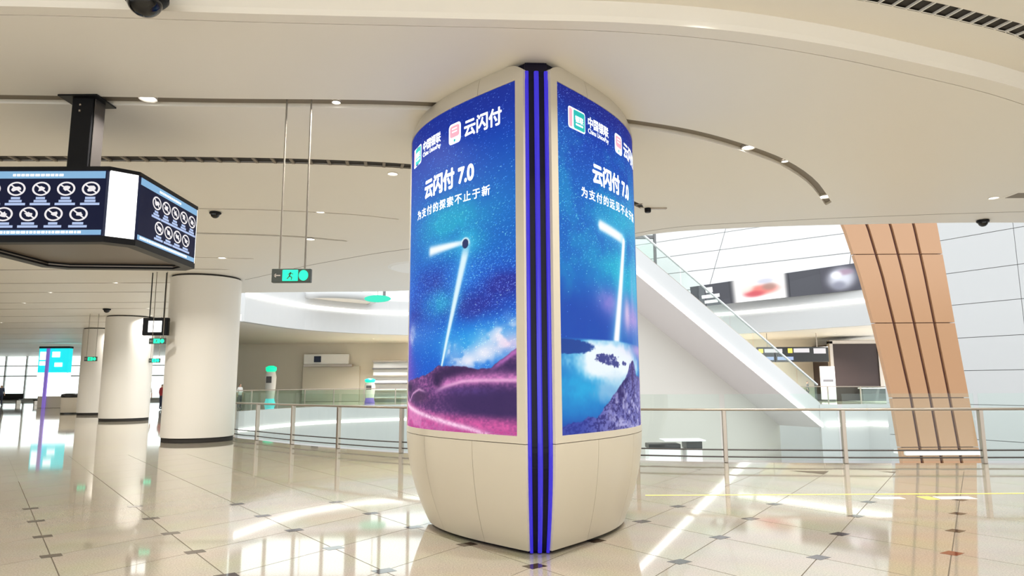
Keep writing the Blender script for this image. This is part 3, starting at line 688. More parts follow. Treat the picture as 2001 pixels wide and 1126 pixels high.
# upper slab soffit on the far side
xsf = sorted(float(p.x) for p in FAR)
q = strip_slab(xsf, Rf, lambda x: 76, 5.9, 5.5); q2 = strip_slab([-62, -16.6], lambda x: 41, lambda x: 76, 5.9, 5.5); q3 = strip_slab([28.5, 40], lambda x: 42, lambda x: 76, 5.9, 5.5)
for w in (q2, q3): q.add(w.v, w.f)
q.build('ceiling_2', M['ceil'], kind='structure')
# lamps under the far slab
for x, y in [(-12, 58), (-5, 60), (2, 60), (9, 60), (20, 60), (26, 54), (30, 50)]:
    t = downlight(x, y, 5.48, 'round downlight under the far balcony', 'downlights under the far balcony')
    for ch in t.children:
        if ch.type == 'LIGHT': ch.data = ch.data.copy(); ch.data.energy = 1000; ch.data.size = .5
# back walls of the far side
MB().box((-30, 65, -.4), (14, 65.4, 5.5)).build('wall_far', M['wall'], kind='structure')
MB().box((14, 62, -.4), (45, 62.4, 5.5)).build('wall_far_right', M['wall'], kind='structure')
MB().box((-62, 73, -.4), (-56.5, 73.3, 6)).build('wall_left', M['wall'], kind='structure')
# big beige shop panel with a sign band on the far wall
sp = empty('storefront', (-16, 64.9, 0), 'pale beige shop front with a light sign band across the void', 'shop front')
def boxo(name, a, b, m, par, r=.02): return place(name, MB().bbox(a, b, r), M[m], par)
a, b = P3(585, 790, 64), P3(700, 715, 64)
boxo('front_panel', (a.x, 64.6, -.0), (b.x, 64.95, b.z), 'wall', sp)
a, b = P3(592, 712, 64), P3(680, 692, 64)
boxo('sign_board', (a.x, 64.2, a.z), (b.x, 64.6, b.z), 'whitep', sp)
boxo('sign_strip', (a.x, 64.1, a.z-.25), (b.x+.4, 64.6, a.z), 'steel', sp)
a, b = P3(612, 708, 63.9), P3(626, 696, 63.9); boxo('sign_picture', (a.x, 64.1, a.z), (b.x, 64.2, b.z), 'navyc' if 'navyc' in M else 'c_navyc', sp)
# white shelving bays at the far right of this opening
sh = empty('shelf_unit', (-11, 63, 0), 'pale grey shelf wall behind the far glass railing, beside the big column', 'shelves')
a, b = P3(726, 790, 62.5), P3(812, 706, 62.5)
boxo('shelf_back', (a.x, 62.9, 0), (b.x, 63.1, b.z), 'whitep', sh)
for k in range(6): z = .25+k*(b.z-.3)/5; boxo('shelf', (a.x, 62.4, z), (b.x, 62.95, z+.12), 'c_grey' if k in (2, 4) else 'steel', sh)
# far glass railing
fr = empty('glass_railing', (0, 0, 0), 'greenish glass railing on the far side of the void', 'railing')
farp = [p for p in off(ring_far, -.35)]
k = 0
while k < len(farp)-1:
    pts = farp[k:k+4]
    place('glass_pane', ribbon(pts, .06, 1.2, .03), M['gglass'], fr); k += 3
mb = MB(); mb.tube([(p.x, p.y, 1.26) for p in farp], .035, 6); place('handrail', mb, M['steel'], fr)
for p in farp[::3]: place('post', MB().bbox((p.x-.04, p.y-.04, 0), (p.x+.04, p.y+.04, 1.24), .008), M['steel'], fr)
# white service robots / kiosks by the far railing
def service_kiosk(px, y0, y1, Y, label, blue=False):
    a, b = P3(px, y1, Y), P3(px, y0, Y); t = empty('service_kiosk', (a.x, Y, 0), label, 'kiosk'); h = b.z
    MB().lathe([(.42, 0), (.45, .08), (.36, .3), (.36, .45)], n=24).build('foot', M['cyan' if not blue else 'purple'], t)
    MB().lathe([(.34, .44), (.42, h*.45), (.46, h*.7), (.36, h*.84)], n=24).build('body', M['whitep'], t)
    MB().lathe([(.30, h*.83), (.44, h*.88), (.44, h*.96), (.2, h)], n=24).build('cap', M['exit'], t)
    MB().bbox((-.22, -.49, h*.55), (.22, -.4, h*.72), .02).build('screen', M['c_grey'], t)
service_kiosk(527, 715, 790, 57, 'white service kiosk with a green cap at the far railing, left one')
service_kiosk(722, 740, 792, 58, 'white service kiosk with a teal cap and blue foot at the far railing, right one', True)
# upper glazed facade behind the balcony front
win = empty('window_1', (0, 0, 0), kind='structure')
WX0, WX1, WY = -36, 13, 60.
gx = np.linspace(WX0, WX1, 21)
for i, (x0, x1) in enumerate(zip(gx[:-1], gx[1:])):
    for z0, z1 in ((8.2, 10.7), (11.4, 14.6), (14.9, 18)): place('pane', MB().box((x0+.1, WY, z0), (x1-.1, WY+.03, z1)), M['glass'], win)
for i, x in enumerate(gx): w = .45 if i % 4 == 1 else .1; place('mullion', MB().bbox((x-w, WY-.3, 5.9), (x+w, WY+.15, 18.2), .03), M['frame'], win)
for z0, z1 in ((7.6, 8.2), (10.7, 11.4), (14.6, 14.9), (18, 18.6)): place('transom', MB().bbox((WX0, WY-.2, z0), (WX1, WY+.12, z1), .03), M['frame'], win)
MB().box((-37.2, 41, 5.9), (-36.6, 60, 18)).build('wall_upper_left', M['white'], kind='structure')
# ring-shaped hanging ceiling feature and a green sign above the balcony
t = empty('ring_canopy', tuple(P3(655, 590, 50)), 'pale grey oval canopy hanging above the far balcony', 'canopy')
MB().lathe([(2.6, -.05), (3.0, .0), (3.0, .5), (2.6, .55), (2.6, -.05)], n=40, capb=False, capt=False).build('rim', M['white'], t)
MB().lathe([(2.6, .02), (.6, .12)], n=40).build('disc', M['wall'], t)
for sx in (-2, 2): MB().tube([(sx, 0, .4), (sx, 0, 9)], .03, 6).build('hanger', M['steel'], t)
a, b = P3(712, 591, 44), P3(764, 577, 44)
t = empty('hanging_sign', tuple((a+b)/2), 'green lit oval sign hanging beside the grey oval canopy', 'sign'); w = (b.x-a.x)/2; h = (b.z-a.z)/2
MB().add([(w*math.cos(2*PI*k/24), y, h*math.sin(2*PI*k/24)) for y in (-.08, .08) for k in range(24)], [list(range(24))[::-1], list(range(24, 48))]+[(k, (k+1) % 24, 24+(k+1) % 24, 24+k) for k in range(24)]).build('panel', mat('sign_teal', (0, .3, .2), .4, emit=rgb(30, 165, 135), es=1), t)
MB().tube([(0, 0, h), (0, 0, 9)], .03, 6).build('hanger', M['steel'], t)

# ------------------------------------------------------------------ right side: escalator, banner, roof, orange rib, panel wall
esc = empty('escalator', (13, 41, 0), 'long white escalator with a glowing edge line rising to the left across the void', 'escalator')
E0, E1 = Vector((20.4, 45.2, -1.35)), Vector((5.0, 36.6, 9.2))
d2 = Vector((E1.x-E0.x, E1.y-E0.y)).normalized(); nrm = Vector((d2.y, -d2.x)); nrm = nrm if nrm.y > 0 else -nrm   # away from the viewer
def esc_slab(name, zlo, zhi, depth0, depth1, m, t0=0., t1=1., par=None):
    a, b = E0.lerp(E1, t0), E0.lerp(E1, t1); vs = []
    for q in (a, b):
        for dd in (depth0, depth1):
            for dz in (zlo, zhi): vs.append((q.x+nrm.x*dd, q.y+nrm.y*dd, q.z+dz))
    return place(name, MB().add(vs, [(0, 4, 5, 1), (2, 3, 7, 6), (1, 5, 7, 3), (0, 2, 6, 4), (0, 1, 3, 2), (4, 6, 7, 5)]), m, esc)
esc_slab('truss', .1, 1.55, 0, 3.4, M['white'])
esc_slab('underside', -.05, .1, 0, 3.6, mat('pale_soffit', (.70, .645, .63), .5))
esc_slab('light_line', -.02, .26, -.12, .0, M['led'])
N = 9
for k in range(N):
    for dp_ in (.12, 3.2): esc_slab('glass_panel', 1.55, 2.75, dp_, dp_+.03, M['glass'], k/N+.003, (k+1)/N-.003)
for dp_ in (.06, 3.15): esc_slab('handrail', 2.72, 2.82, dp_, dp_+.12, M['lightsteel'])
for dp_ in (.02,): esc_slab('skirt_rail', 1.5, 1.6, dp_, dp_+.12, M['steel'])
mb = MB(); nst = 40
for k in range(nst):
    q = E0.lerp(E1, (k+.5)/nst)
    for w0, w1 in ((.35, 3.05),):
        a = q+Vector((nrm.x*w0, nrm.y*w0, 0)); b = q+Vector((nrm.x*w1, nrm.y*w1, 0)); mb.bar(a+Vector((0, 0, 1.6)), b+Vector((0, 0, 1.6)), .42, .22)
so = place('steps', mb, M['lightsteel'], esc); so['kind'] = 'stuff'
# landing at its foot with the continuing light line
ld_ = [Vector((20.4, 45.2)), Vector((22.4, 46.2)), Vector((24.6, 46.4))]
ls = empty('light_line', (0, 0, 0), 'level white light line on the landing at the foot of the escalator', 'light strip')
place('lit_strip', ribbon([Vector((20.7, 45.0)), Vector((24.0, 45.9)), Vector((28.5, 41.3))], -1.33, -1.12, .1), M['led'], ls)
ribbon([Vector((20.3, 45.2)), Vector((24.0, 46.2)), Vector((30, 40))], -6.2, .1, .2).build('trim_3', M['white'], kind='structure')
lo_w = MB(); a, b = E0+Vector((nrm.x*3.5, nrm.y*3.5, 0)), E1+Vector((nrm.x*3.5, nrm.y*3.5, 0))
lo_w.quadbox((a.x, a.y), (b.x, b.y), -6, a.z, -6, b.z, .3).build('wall_escalator', mat('support_wall', (.62, .585, .53), .5), kind='structure')
# dark notice strip under the railing
t = empty('display_counter', (0, 0, 0), 'dark low counter on the lower level behind the railing, right of the advertising column', 'counter')
a, b = P3(1268, 878, 35), P3(1330, 868, 35); place('counter_body', MB().bbox((a.x, 35, -6), (b.x, 36, a.z), .03).bbox((a.x, 34.98, a.z+.02), (b.x, 36, b.z), .02, 1), [M['whitep'], M['signblk']], t)
a, b = P3(1342, 878, 35), P3(1372, 862, 35); place('counter_screen', MB().bbox((a.x, 35, -6), (b.x, 36, a.z), .03).bbox((a.x, 34.98, a.z+.02), (b.x, 36, b.z), .02, 1), [M['whitep'], M['signblk']], t)
place('counter_top', MB().bbox((P3(1266, 0, 35).x, 34.9, P3(0, 870, 35).z), (P3(1340, 0, 35).x, 36.1, P3(0, 867, 35).z), .02), M['whitep'], t)
# banner on the upper balcony front
ban = empty('banner', (0, 0, 0), 'long black banner with a red car picture and a pale portrait blot on the far upper balcony', 'banner')
ban['label'] = 'long black banner with a blurred red and white picture on the far upper balcony'
Bl0, Bl1, Br0, Br1 = Vector((14.9, 55.0, 7.72)), Vector((14.75, 55.0, 9.42)), Vector((24.6, 45.9, 7.95)), Vector((24.6, 45.9, 9.85))
def bq(u, v): return Bl0.lerp(Br0, u).lerp(Bl1.lerp(Br1, u), v)
bn = (Br0-Bl0).cross(Vector((0, 0, 1))).normalized(); bn = bn if bn.y < 0 else -bn
def bpatch(name, pts, m, o0, o1=-.08):
    n = len(pts); vs = [bq(*p)+bn*o0 for p in pts]+[bq(*p)+bn*o1 for p in pts]
    return place(name, MB().add(vs, [list(range(n)), list(range(n, 2*n))[::-1]]+[(k, (k+1) % n, n+(k+1) % n, n+k) for k in range(n)]), m, ban)
bpatch('banner_sheet', [(0, 0), (1, 0), (1, 1), (0, 1)], mat('banner_black', (.05, .05, .062), .4), .06)
nu, nv = 60, 30; bu, bv = np.meshgrid(np.linspace(0, 1, nu+1), np.linspace(0, 1, nv+1))
pc = np.zeros((nv+1, nu+1, 3))+np.array([235, 230, 226])/255
def bl(cx_, cy_, rx, ry, col, k=1.):
    global pc
    pc = mixc(pc, col, np.clip(np.exp(-(np.hypot((bu-cx_)/rx, (bv-cy_)/ry))**4)*k, 0, 1))
bl(.55, .45, .30, .22, (215, 120, 110)); bl(.42, .30, .18, .14, (190, 70, 80), .9); bl(.68, .55, .12, .16, (150, 120, 110), .8); bl(.62, .80, .16, .12, (170, 170, 190), .7); bl(.30, .6, .12, .2, (245, 215, 205), .8)
edge = sst(0, .14, bu)*sst(1, .90, bu); pc = pc*edge[..., None]+np.array([50, 50, 56])/255*(1-edge[..., None])
def picture(name, u0, u1, arr, base, par):
    n1, n2 = arr.shape[1], arr.shape[0]; vs = [bq(u0+(u1-u0)*i/(n1-1), j/(n2-1))+bn*.075 for j in range(n2) for i in range(n1)]
    fs = [(j*n1+i, j*n1+i+1, (j+1)*n1+i+1, (j+1)*n1+i) for j in range(n2-1) for i in range(n1-1)]
    o = place(name, MB().add(vs, fs), base, par); c = np.clip(arr, 0, 1); c = np.where(c <= .04045, c/12.92, ((c+.055)/1.055)**2.4)
    at_ = o.data.color_attributes.new('Col', 'FLOAT_COLOR', 'POINT'); at_.data.foreach_set('color', np.concatenate([c.reshape(-1, 3), np.ones((n1*n2, 1))], 1).astype(np.float32).ravel())
M['print'] = bpy.data.materials.new('banner_print'); M['print'].use_nodes = True
_a = M['print'].node_tree.nodes.new('ShaderNodeVertexColor'); _a.layer_name = 'Col'; _b = M['print'].node_tree.nodes['Principled BSDF']; M['print'].node_tree.links.new(_a.outputs['Color'], _b.inputs['Base Color']); _b.inputs['Roughness'].default_value = .4
picture('banner_picture', .25, .60, pc, M['print'], ban)
pc = np.zeros((nv+1, nu+1, 3))+np.array([62, 60, 70])/255
bl(.52, .5, .36, .42, (200, 200, 210)); bl(.45, .25, .18, .16, (120, 120, 135), .8); bl(.62, .72, .22, .12, (150, 120, 140), .8); bl(.4, .65, .14, .14, (235, 235, 240), .9)
picture('banner_picture', .77, .97, pc, M['print'], ban)
wp = M['whitep']
for (u0, u1, v0, v1) in ((.10, .145, .62, .86), (.07, .185, .36, .52), (.085, .17, .12, .26)): bpatch('banner_lettering', [(u0, v0), (u1, v0), (u1, v1), (u0, v1)], wp, .08, .05)
# high roof panels right of the void, tilted back to catch sky light
roof = empty('wall_upper_right', (0, 0, 0), kind='structure')
Ra, Rb = Vector((-2.0, 70.5, 6.0)), Vector((33, 42.0, 6.0)); rd = (Rb-Ra).normalized(); rn = Vector((rd.y, -rd.x, 0)); rn = rn if rn.y > 0 else -rn
up_ = (Vector((0, 0, 1))*1.0+rn*.75).normalized(); RL_ = (Rb-Ra).length
def lean(u, w, o=0): return Ra+rd*u+up_*w-up_.cross(rd)*o*(1 if up_.cross(rd).y > 0 else -1)
for r_ in range(7):
    for q_ in range(4):
        u0, u1, w0, w1 = RL_*q_/4+.03, RL_*(q_+1)/4-.03, r_*2.4+.045, (r_+1)*2.4-.045
        vs = [lean(u, w, o) for o in (0, -.15) for u, w in ((u0, w0), (u1, w0), (u1, w1), (u0, w1))]
        place('wall_panel', MB().add(vs, [(0, 1, 2, 3), (7, 6, 5, 4), (0, 4, 5, 1), (1, 5, 6, 2), (2, 6, 7, 3), (3, 7, 4, 0)]), M['white'], roof)
place('wall_backing', MB().add([lean(u, w, -.2) for u, w in ((0, 0), (RL_, 0), (RL_, 17), (0, 17))], [(0, 1, 2, 3)]), M['seam'], roof)
# orange rib column
rib = empty('orange_rib_column', (12, 20, 0), 'leaning orange-brown panelled rib column with three dark grooves behind the right railing', 'column')
secs = [(8.2, 9.35, 12.75), (6.33, 10.13, 12.97), (4.8, 10.52, 13.1), (3.25, 10.81, 13.22), (1.17, 11.14, 13.41), (-.33, 11.27, 13.55), (-3, 11.5, 13.8), (-6, 11.6, 14.0)]
zl = [s_[0] for s_ in secs][::-1]
sl = interp([(s_[0], s_[1]) for s_ in secs][::-1]); sr = interp([(s_[0], s_[2]) for s_ in secs][::-1])
RY = 20.0
joints = [-6, -.30, 1.12, 3.33, 5.42, 7.6, 8.2]
for j in range(4):
    for z0, z1 in zip(joints[:-1], joints[1:]):
        n = 6; vs = []; zz4 = [z0+.012+(z1-z0-.024)*q/n for q in range(n+1)]
        for z in zz4:
            w = sr(z)-sl(z); g0, g1 = sl(z)+w*j/4+(.045 if j else 0), sl(z)+w*(j+1)/4-(.045 if j < 3 else 0)
            vs += [(g0, RY, z), (g1, RY, z), (g1, RY+.16, z), (g0, RY+.16, z)]
        fs = [(q*4+k, q*4+(k+1) % 4, q*4+4+(k+1) % 4, q*4+4+k) for q in range(n) for k in range(4)]+[(0, 1, 2, 3), (4*n, 4*n+1, 4*n+2, 4*n+3)]
        place('rib_panel', MB().add(vs, fs), M['orange'], rib)
vs = []; zz4 = np.linspace(-6, 8.2, 30)
for z in zz4: vs += [(sl(z)+.1, RY+.08, z), (sr(z)-.1, RY+.08, z), (sr(z)-.1, RY+.5, z), (sl(z)+.3, RY+.5, z)]
place('groove_core', MB().add(vs, [(q*4+k, q*4+(k+1) % 4, q*4+4+(k+1) % 4, q*4+4+k) for q in range(29) for k in range(4)]), M['groove'], rib)
place('base_sill', MB().bbox((sl(-.4)+.08, RY-.12, -.52), (sr(-.4)+.12, RY+.55, -.40), .02), M['whitep'], rib)
# white panel wall on the right
wr = empty('wall_right', (0, 0, 0), kind='structure')
Wa, Wb = Vector((20.6, 37.5)), Vector((27.2, 26.5)); wd = (Wb-Wa).normalized(); wn = Vector((wd.y, -wd.x)); wn = wn if wn.y < 0 else -wn
Lw = (Wb-Wa).length; zs = [-6, -3.0, -1.25, .45, 2.12, 3.76, 5.45, 7.1, 8.87, 10.6, 13]
cols_ = [0, 6.9, 7.8, Lw]
for z0, z1 in zip(zs[:-1], zs[1:]):
    for c0, c1_ in zip(cols_[:-1], cols_[1:]):
        p, q = Wa+wd*(c0+.012), Wa+wd*(c1_-.012)
        place('wall_panel', MB().quadbox(p, q, z0+.014, z1-.014, z0+.014, z1-.014, .08), M['panelw'], wr)
place('wall_backing', MB().quadbox(Wa-wn*.12, Wb-wn*.12, -6, 13, -6, 13, .05), M['seam'], wr)
MB().box((27.0, -9, -.3), (27.4, 26.6, 5.2)).build('wall_right_near', M['white'], kind='structure')

# shops under the right balcony
a, b = P3(1632, 768, 58), P3(1712, 672, 58)
door = empty('door_1', (0, 0, 0), kind='structure')
place('door_recess', MB().bbox((a.x, 57.9, 0), (b.x, 61.9, b.z), .02), M['shop'], door)
place('door_frame', MB().bbox((a.x-.3, 57.8, 0), (a.x, 58.3, b.z+.25), .02).bbox((b.x, 57.8, 0), (b.x+.3, 58.3, b.z+.25), .02).bbox((a.x-.3, 57.8, b.z), (b.x+.3, 58.3, b.z+.3), .02), M['steel'], door)
t = empty('shop_counter', ((a.x+b.x)/2+1, 57.2, 0), 'white counter in front of the dark shop doorway', 'counter')
MB().bbox((-1.1, -.3, 0), (1.1, .3, 1.0), .03).build('counter_body', M['c_grey'], t); MB().bbox((-1.2, -.36, 1.0), (1.2, .36, 1.1), .02).build('counter_top', M['whitep'], t)
a, b = P3(1605, 768, 57.5), P3(1630, 716, 57.5)
t = empty('poster_stand', ((a.x+b.x)/2, 57.5, 0), 'white poster stand beside the dark shop doorway', 'poster stand'); w = (b.x-a.x)/2
MB().bbox((-w, -.06, .12), (w, .06, b.z), .02).build('board', M['whitep'], t); MB().bbox((-w*.7, -.3, 0), (w*.7, .3, .12), .02).build('foot', M['darksteel'], t)
MB().bbox((-w*.7, -.08, b.z*.55), (w*.7, -.05, b.z*.62), .005).build('print_strip', M['c_grey'], t)
# hanging black direction sign
a, b = P3(1480, 708, 54), P3(1617, 678, 54)
hs = empty('direction_sign', ((a.x+b.x)/2, 54, (a.z+b.z)/2), 'black direction sign with white and yellow panels hanging across the void', 'sign')
w, h = (b.x-a.x)/2, (b.z-a.z)/2
MB().bbox((-w, -.12, -h), (w, .12, h), .02).build('board', M['signblk'], hs)
for x0, x1, z0, z1, m in ((-.96, -.84, .2, .75, 'yellowl'), (-.8, -.3, .25, .75, 'pict'), (-.14, -.02, .2, .8, 'yellowl'), (.02, .46, .25, .8, 'pict'), (.58, .92, .1, .8, 'pict'), (-.9, -.55, -.75, -.3, 'capt'), (-.45, 0, -.75, -.3, 'capt')):
    MB().bbox((x0*w, -.15, z0*h), (x1*w, -.11, z1*h), .004).build('sign_field', M[m], hs)
for sx in (-.7, .7): MB().tube([(sx*w, 0, h), (sx*w, 0, 5.5-(a.z+b.z)/2)], .03, 6).build('hanger', M['steel'], hs)

# ------------------------------------------------------------------ hanging display ring on the left
dr = empty('display_ring', (-4.85, 7.6, 3.1), 'hanging ring of dark safety-notice screens on a black pole at left', 'display')
ZB2, ZT2 = 3.10, 3.86
oct_ = [(-5.62, 6.76), (-4.20, 6.77), (-3.985, 6.965), (-4.03, 8.40), (-4.22, 8.56), (-5.66, 8.42), (-5.86, 8.25), (-5.84, 6.95)]
def inset_poly(poly, dlt):
    c = Vector((sum(p[0] for p in poly)/8, sum(p[1] for p in poly)/8)); return [tuple(Vector(p)+(c-Vector(p)).normalized()*dlt) for p in poly]
ins = inset_poly(oct_, .16)
# black frame: top and bottom rims
for z0, z1, nm in ((ZT2-.03, ZT2+.012, 'top_rim'), (ZB2-.035, ZB2+.03, 'bottom_rim')):
    mb = MB()
    for k in range(8):
        a, b, c, d = oct_[k], oct_[(k+1) % 8], ins[(k+1) % 8], ins[k]
        mb.add([(*p, z) for z in (z0, z1) for p in (a, b, c, d)], [(3, 2, 1, 0), (4, 5, 6, 7), (0, 1, 5, 4), (2, 3, 7, 6)])
    place(nm, mb, M['black'], dr)
place('underside', MB().prism(ins, ZB2+.02, ZB2+.05), M['brown'], dr)
place('top_cover', MB().prism(ins, ZT2-.03, ZT2-.01), M['black'], dr)
mb = MB()
for k in range(8):
    a, b = Vector(ins[k]), Vector(ins[(k+1) % 8]); mb.quadbox(tuple(a), tuple(b), ZB2-.012, ZB2+.0, ZB2-.012, ZB2+.0, .012)
place('underside_trim', mb, M['steel'], dr)
def facet(k, lo_=0., hi_=1.):
    a, b = Vector(oct_[k]), Vector(oct_[(k+1) % 8]); c = Vector((-4.9, 7.6)); d = (b-a); n = Vector((d.y, -d.x)).normalized()
    if n.dot((a+b)/2-c) < 0: n = -n
    return a, b, n
def fpt(k, u, v, o):
    a, b, n = facet(k); p = a.lerp(b, u)+n*o; return Vector((p.x, p.y, ZB2+.03+(ZT2-ZB2-.06)*v))
def fbox(name, k, u0, u1, v0, v1, o0, o1, m, par):
    vs = [fpt(k, u, v, o) for o in (o0, o1) for u, v in ((u0, v0), (u1, v0), (u1, v1), (u0, v1))]
    return place(name, MB().add(vs, [(0, 1, 2, 3), (7, 6, 5, 4), (0, 4, 5, 1), (1, 5, 6, 2), (2, 6, 7, 3), (3, 7, 4, 0)]), m, par)
facs = {}
for k in range(8):
    if k % 2 == 0: facs[k] = fbox('display_screen', k, .02, .985, .0, 1., -.05, .0, M['lcd'], dr)
    else: fbox('lit_corner', k, .05, .95, .0, 1., -.05, .0, M['lightbox'], dr)
facs[0]['label'] = 'front screen with rows of white round prohibition signs'
facs[2]['label'] = 'side screen with rows of pale round signs'
def pictogram(k, par, u, v, ru, rv, seed, cap, m='pict'):
    r = random.Random(seed); n = 24; vs = []; fs = []
    def P(a, b): return fpt(k, u+a*ru, v+b*rv, .004)
    for q in range(n):
        a = 2*PI*q/n; vs += [P(math.cos(a), math.sin(a)), P(.78*math.cos(a), .78*math.sin(a))]
    fs = [(2*q, 2*((q+1) % n), 2*((q+1) % n)+1, 2*q+1) for q in range(n)]
    b0 = len(vs); c, s = math.cos(-.75), math.sin(-.75)
    vs += [P(x*c-y*s, x*s+y*c) for x, y in ((-.8, -.09), (.8, -.09), (.8, .09), (-.8, .09))]; fs.append((b0, b0+1, b0+2, b0+3))
    b0 = len(vs); g = [r.uniform(.25, .62) for _ in range(10)]; a0 = r.uniform(0, 6)
    vs += [fpt(k, u+math.cos(a0+2*PI*q/10)*g[q]*ru, v+math.sin(a0+2*PI*q/10)*g[q]*.8*rv, .0045) for q in range(10)]; fs.append(tuple(range(b0, b0+10)))
    o = MB().add(vs, fs).build('pictogram', M[m], None, recalc=False); o.parent = par
    vs = []; fs = []
    for q, w in enumerate(cap):
        z = v-rv*1.32-q*rv*.42; b0 = len(vs); vs += [fpt(k, u+x*w*ru, z+y*rv*.165, .004) for x, y in ((-1, -1), (1, -1), (1, 1), (-1, 1))]; fs.append((b0, b0+1, b0+2, b0+3))
    o = MB().add(vs, fs).build('caption', M['capt'], None, recalc=False); o.parent = par
def fill_screen(k, n1, n2, u0, du, u02, ru):
    par = facs[k]
    for nm, v0, v1 in (('header_band', .875, .985), ('footer_band', .015, .09)): o = fbox(nm, k, .02, .975, v0, v1, 0., .003, M['band'], par)
    for nm, v, ua, ub in (('header_lettering', .925, .30, .66), ('footer_lettering', .055, .05, .82)):
        vs = []; fs = []; r = random.Random(k+int(v*100)); x = ua
        while x < ub:
            w = r.uniform(.012, .035); b0 = len(vs); vs += [fpt(k, a, v+b_, .0045) for a, b_ in ((x, -.018), (x+w, -.018), (x+w, .018), (x, .018))]; fs.append((b0, b0+1, b0+2, b0+3)); x += w+.007
        o = MB().add(vs, fs).build(nm, M['txt'], None, recalc=False); o.parent = par
    for q in range(n1): pictogram(k, par, u0+du*q, .715, ru, .108, 10*k+q, random.Random(q).choice([(.5, .7, 1.1), (.4, .65, 1.0), (.55, .6, 1.05)]))
    for q in range(n2): pictogram(k, par, u02+du*q, .33, ru, .108, 40+10*k+q, random.Random(q+3).choice([(.6, 1.0), (.5, .95), (.7, 1.1)]))
fa, fb, _ = facet(0); fl_ = (fb-fa).length
# pixel columns of the round signs on the front screen -> positions along it
def u_of_px(px, py=400):
    p = P3(px, py, 6.76); return (p.x-fa.x)/(fb.x-fa.x)
d_ = u_of_px(78)-u_of_px(29.5)
fill_screen(0, 6, 6, u_of_px(29)-2*d_, d_, u_of_px(9)-2*d_, (u_of_px(47)-u_of_px(11))/2)
fill_screen(2, 5, 4, .27, .155, .33, .070)
# the black pole
place('pole', MB().bbox((-4.90, 7.12, ZT2), (-4.66, 7.34, 4.86), .01), M['black'], dr)
place('pole_face', MB().bbox((-4.655, 7.14, ZT2), (-4.645, 7.32, 4.80), .002), M['darksteel'], dr)
for dz in (.10, .17): place('bolt', MB().lathe([(.012, -.01), (.012, .01)], (-4.80, 7.115, 4.8-dz), 10), M['steel'], dr)
place('ceiling_plate', MB().bbox((-5.02, 7.05, 4.78), (-4.58, 7.42, 4.80), .004), M['black'], dr)

# ------------------------------------------------------------------ exit signs
def exit_sign(cx_, cy_, cz_, w, h, label, rods=None, panel=True):
    t = empty('exit_sign', (cx_, cy_, cz_), label, 'exit sign')
    MB().bbox((-w/2, -.03, -h/2), (w/2, .03, h/2), .006).build('housing', M['exitdk'], t)
    n = 20
    MB().bbox((-w*.22, -.036, -h*.40), (w*.18, -.028, h*.40), .004).build('lit_field', M['exit'], t)
    MB().add([(w*.32+w*.12*math.cos(2*PI*k/n), y, h*.38*math.sin(2*PI*k/n)) for y in (-.036, -.028) for k in range(n)], [list(range(n))[::-1], list(range(n, 2*n))]+[(k, (k+1) % n, n+(k+1) % n, n+k) for k in range(n)]).build('lit_disc', M['exit'], t)
    # running figure and arrow, dark on the green field
    mb = MB(); y = -.0375
    def st(a, b, wd_): 
        a, b = Vector(a), Vector(b); dd = (b-a).normalized(); nn = Vector((-dd.y, dd.x))*wd_; mb.add([(p.x, y, p.y) for p in (a-nn, b-nn, b+nn, a+nn)], [(0, 1, 2, 3)])
    s = h
    st((-.02*s, .22*s), (-.1*s, -.05*s), .05*s); st((-.1*s, -.05*s), (.08*s, -.14*s), .035*s); st((.08*s, -.14*s), (.04*s, -.32*s), .03*s); st((-.1*s, -.05*s), (-.26*s, -.26*s), .035*s); st((-.02*s, .18*s), (.16*s, .08*s), .025*s); st((-.02*s, .18*s), (-.2*s, .06*s), .025*s)
    mb.build('running_figure', M['exitdk'], t)
    mb = MB(); y = -.033; st((-w*.44, 0), (-w*.27, 0), .04*s); st((-w*.44, 0), (-w*.38, .12*s), .03*s); st((-w*.44, 0), (-w*.38, -.12*s), .03*s); mb.build('arrow', M['steel'], t)
    if rods:
        for x in rods: MB().tube([(x, 0, h/2), (x, 0, 4.86-cz_)], .010, 8).build('rod', M['rod'], t)
exit_sign(-2.43, 7.32, 2.79, .43, .155, 'green lit exit sign hanging on two rods left of the advertising column', (-.14, .14))
exit_sign(-9.95, 18.85, 2.83, .46, .16, 'green exit sign just under the black framed screen by the nearest column', (-.15, .15))
exit_sign(-18.75, 30, 2.78, .56, .2, 'small green exit sign in front of the farthest column', (-.2, .2))
exit_sign(-16.7, 31.5, 2.75, .52, .2, 'small green exit sign lower, between the middle and nearest column', (-.2, .2))
# black framed screen by the nearest column
t = empty('hanging_screen', (-10.1, 19.0, 3.25), 'small black framed screen with a white picture left of the nearest column', 'screen')
MB().bbox((-.36, -.06, -.25), (.36, .06, .25), .015).build('bezel', M['black'], t)
MB().bbox((-.19, -.07, -.16), (.19, -.055, .16), .005).build('lit_picture', M['lightbox'], t)
for sx in (-.2, .2): MB().tube([(sx, 0, .25), (sx, 0, 1.6)], .015, 8).build('rod', M['black'], t)

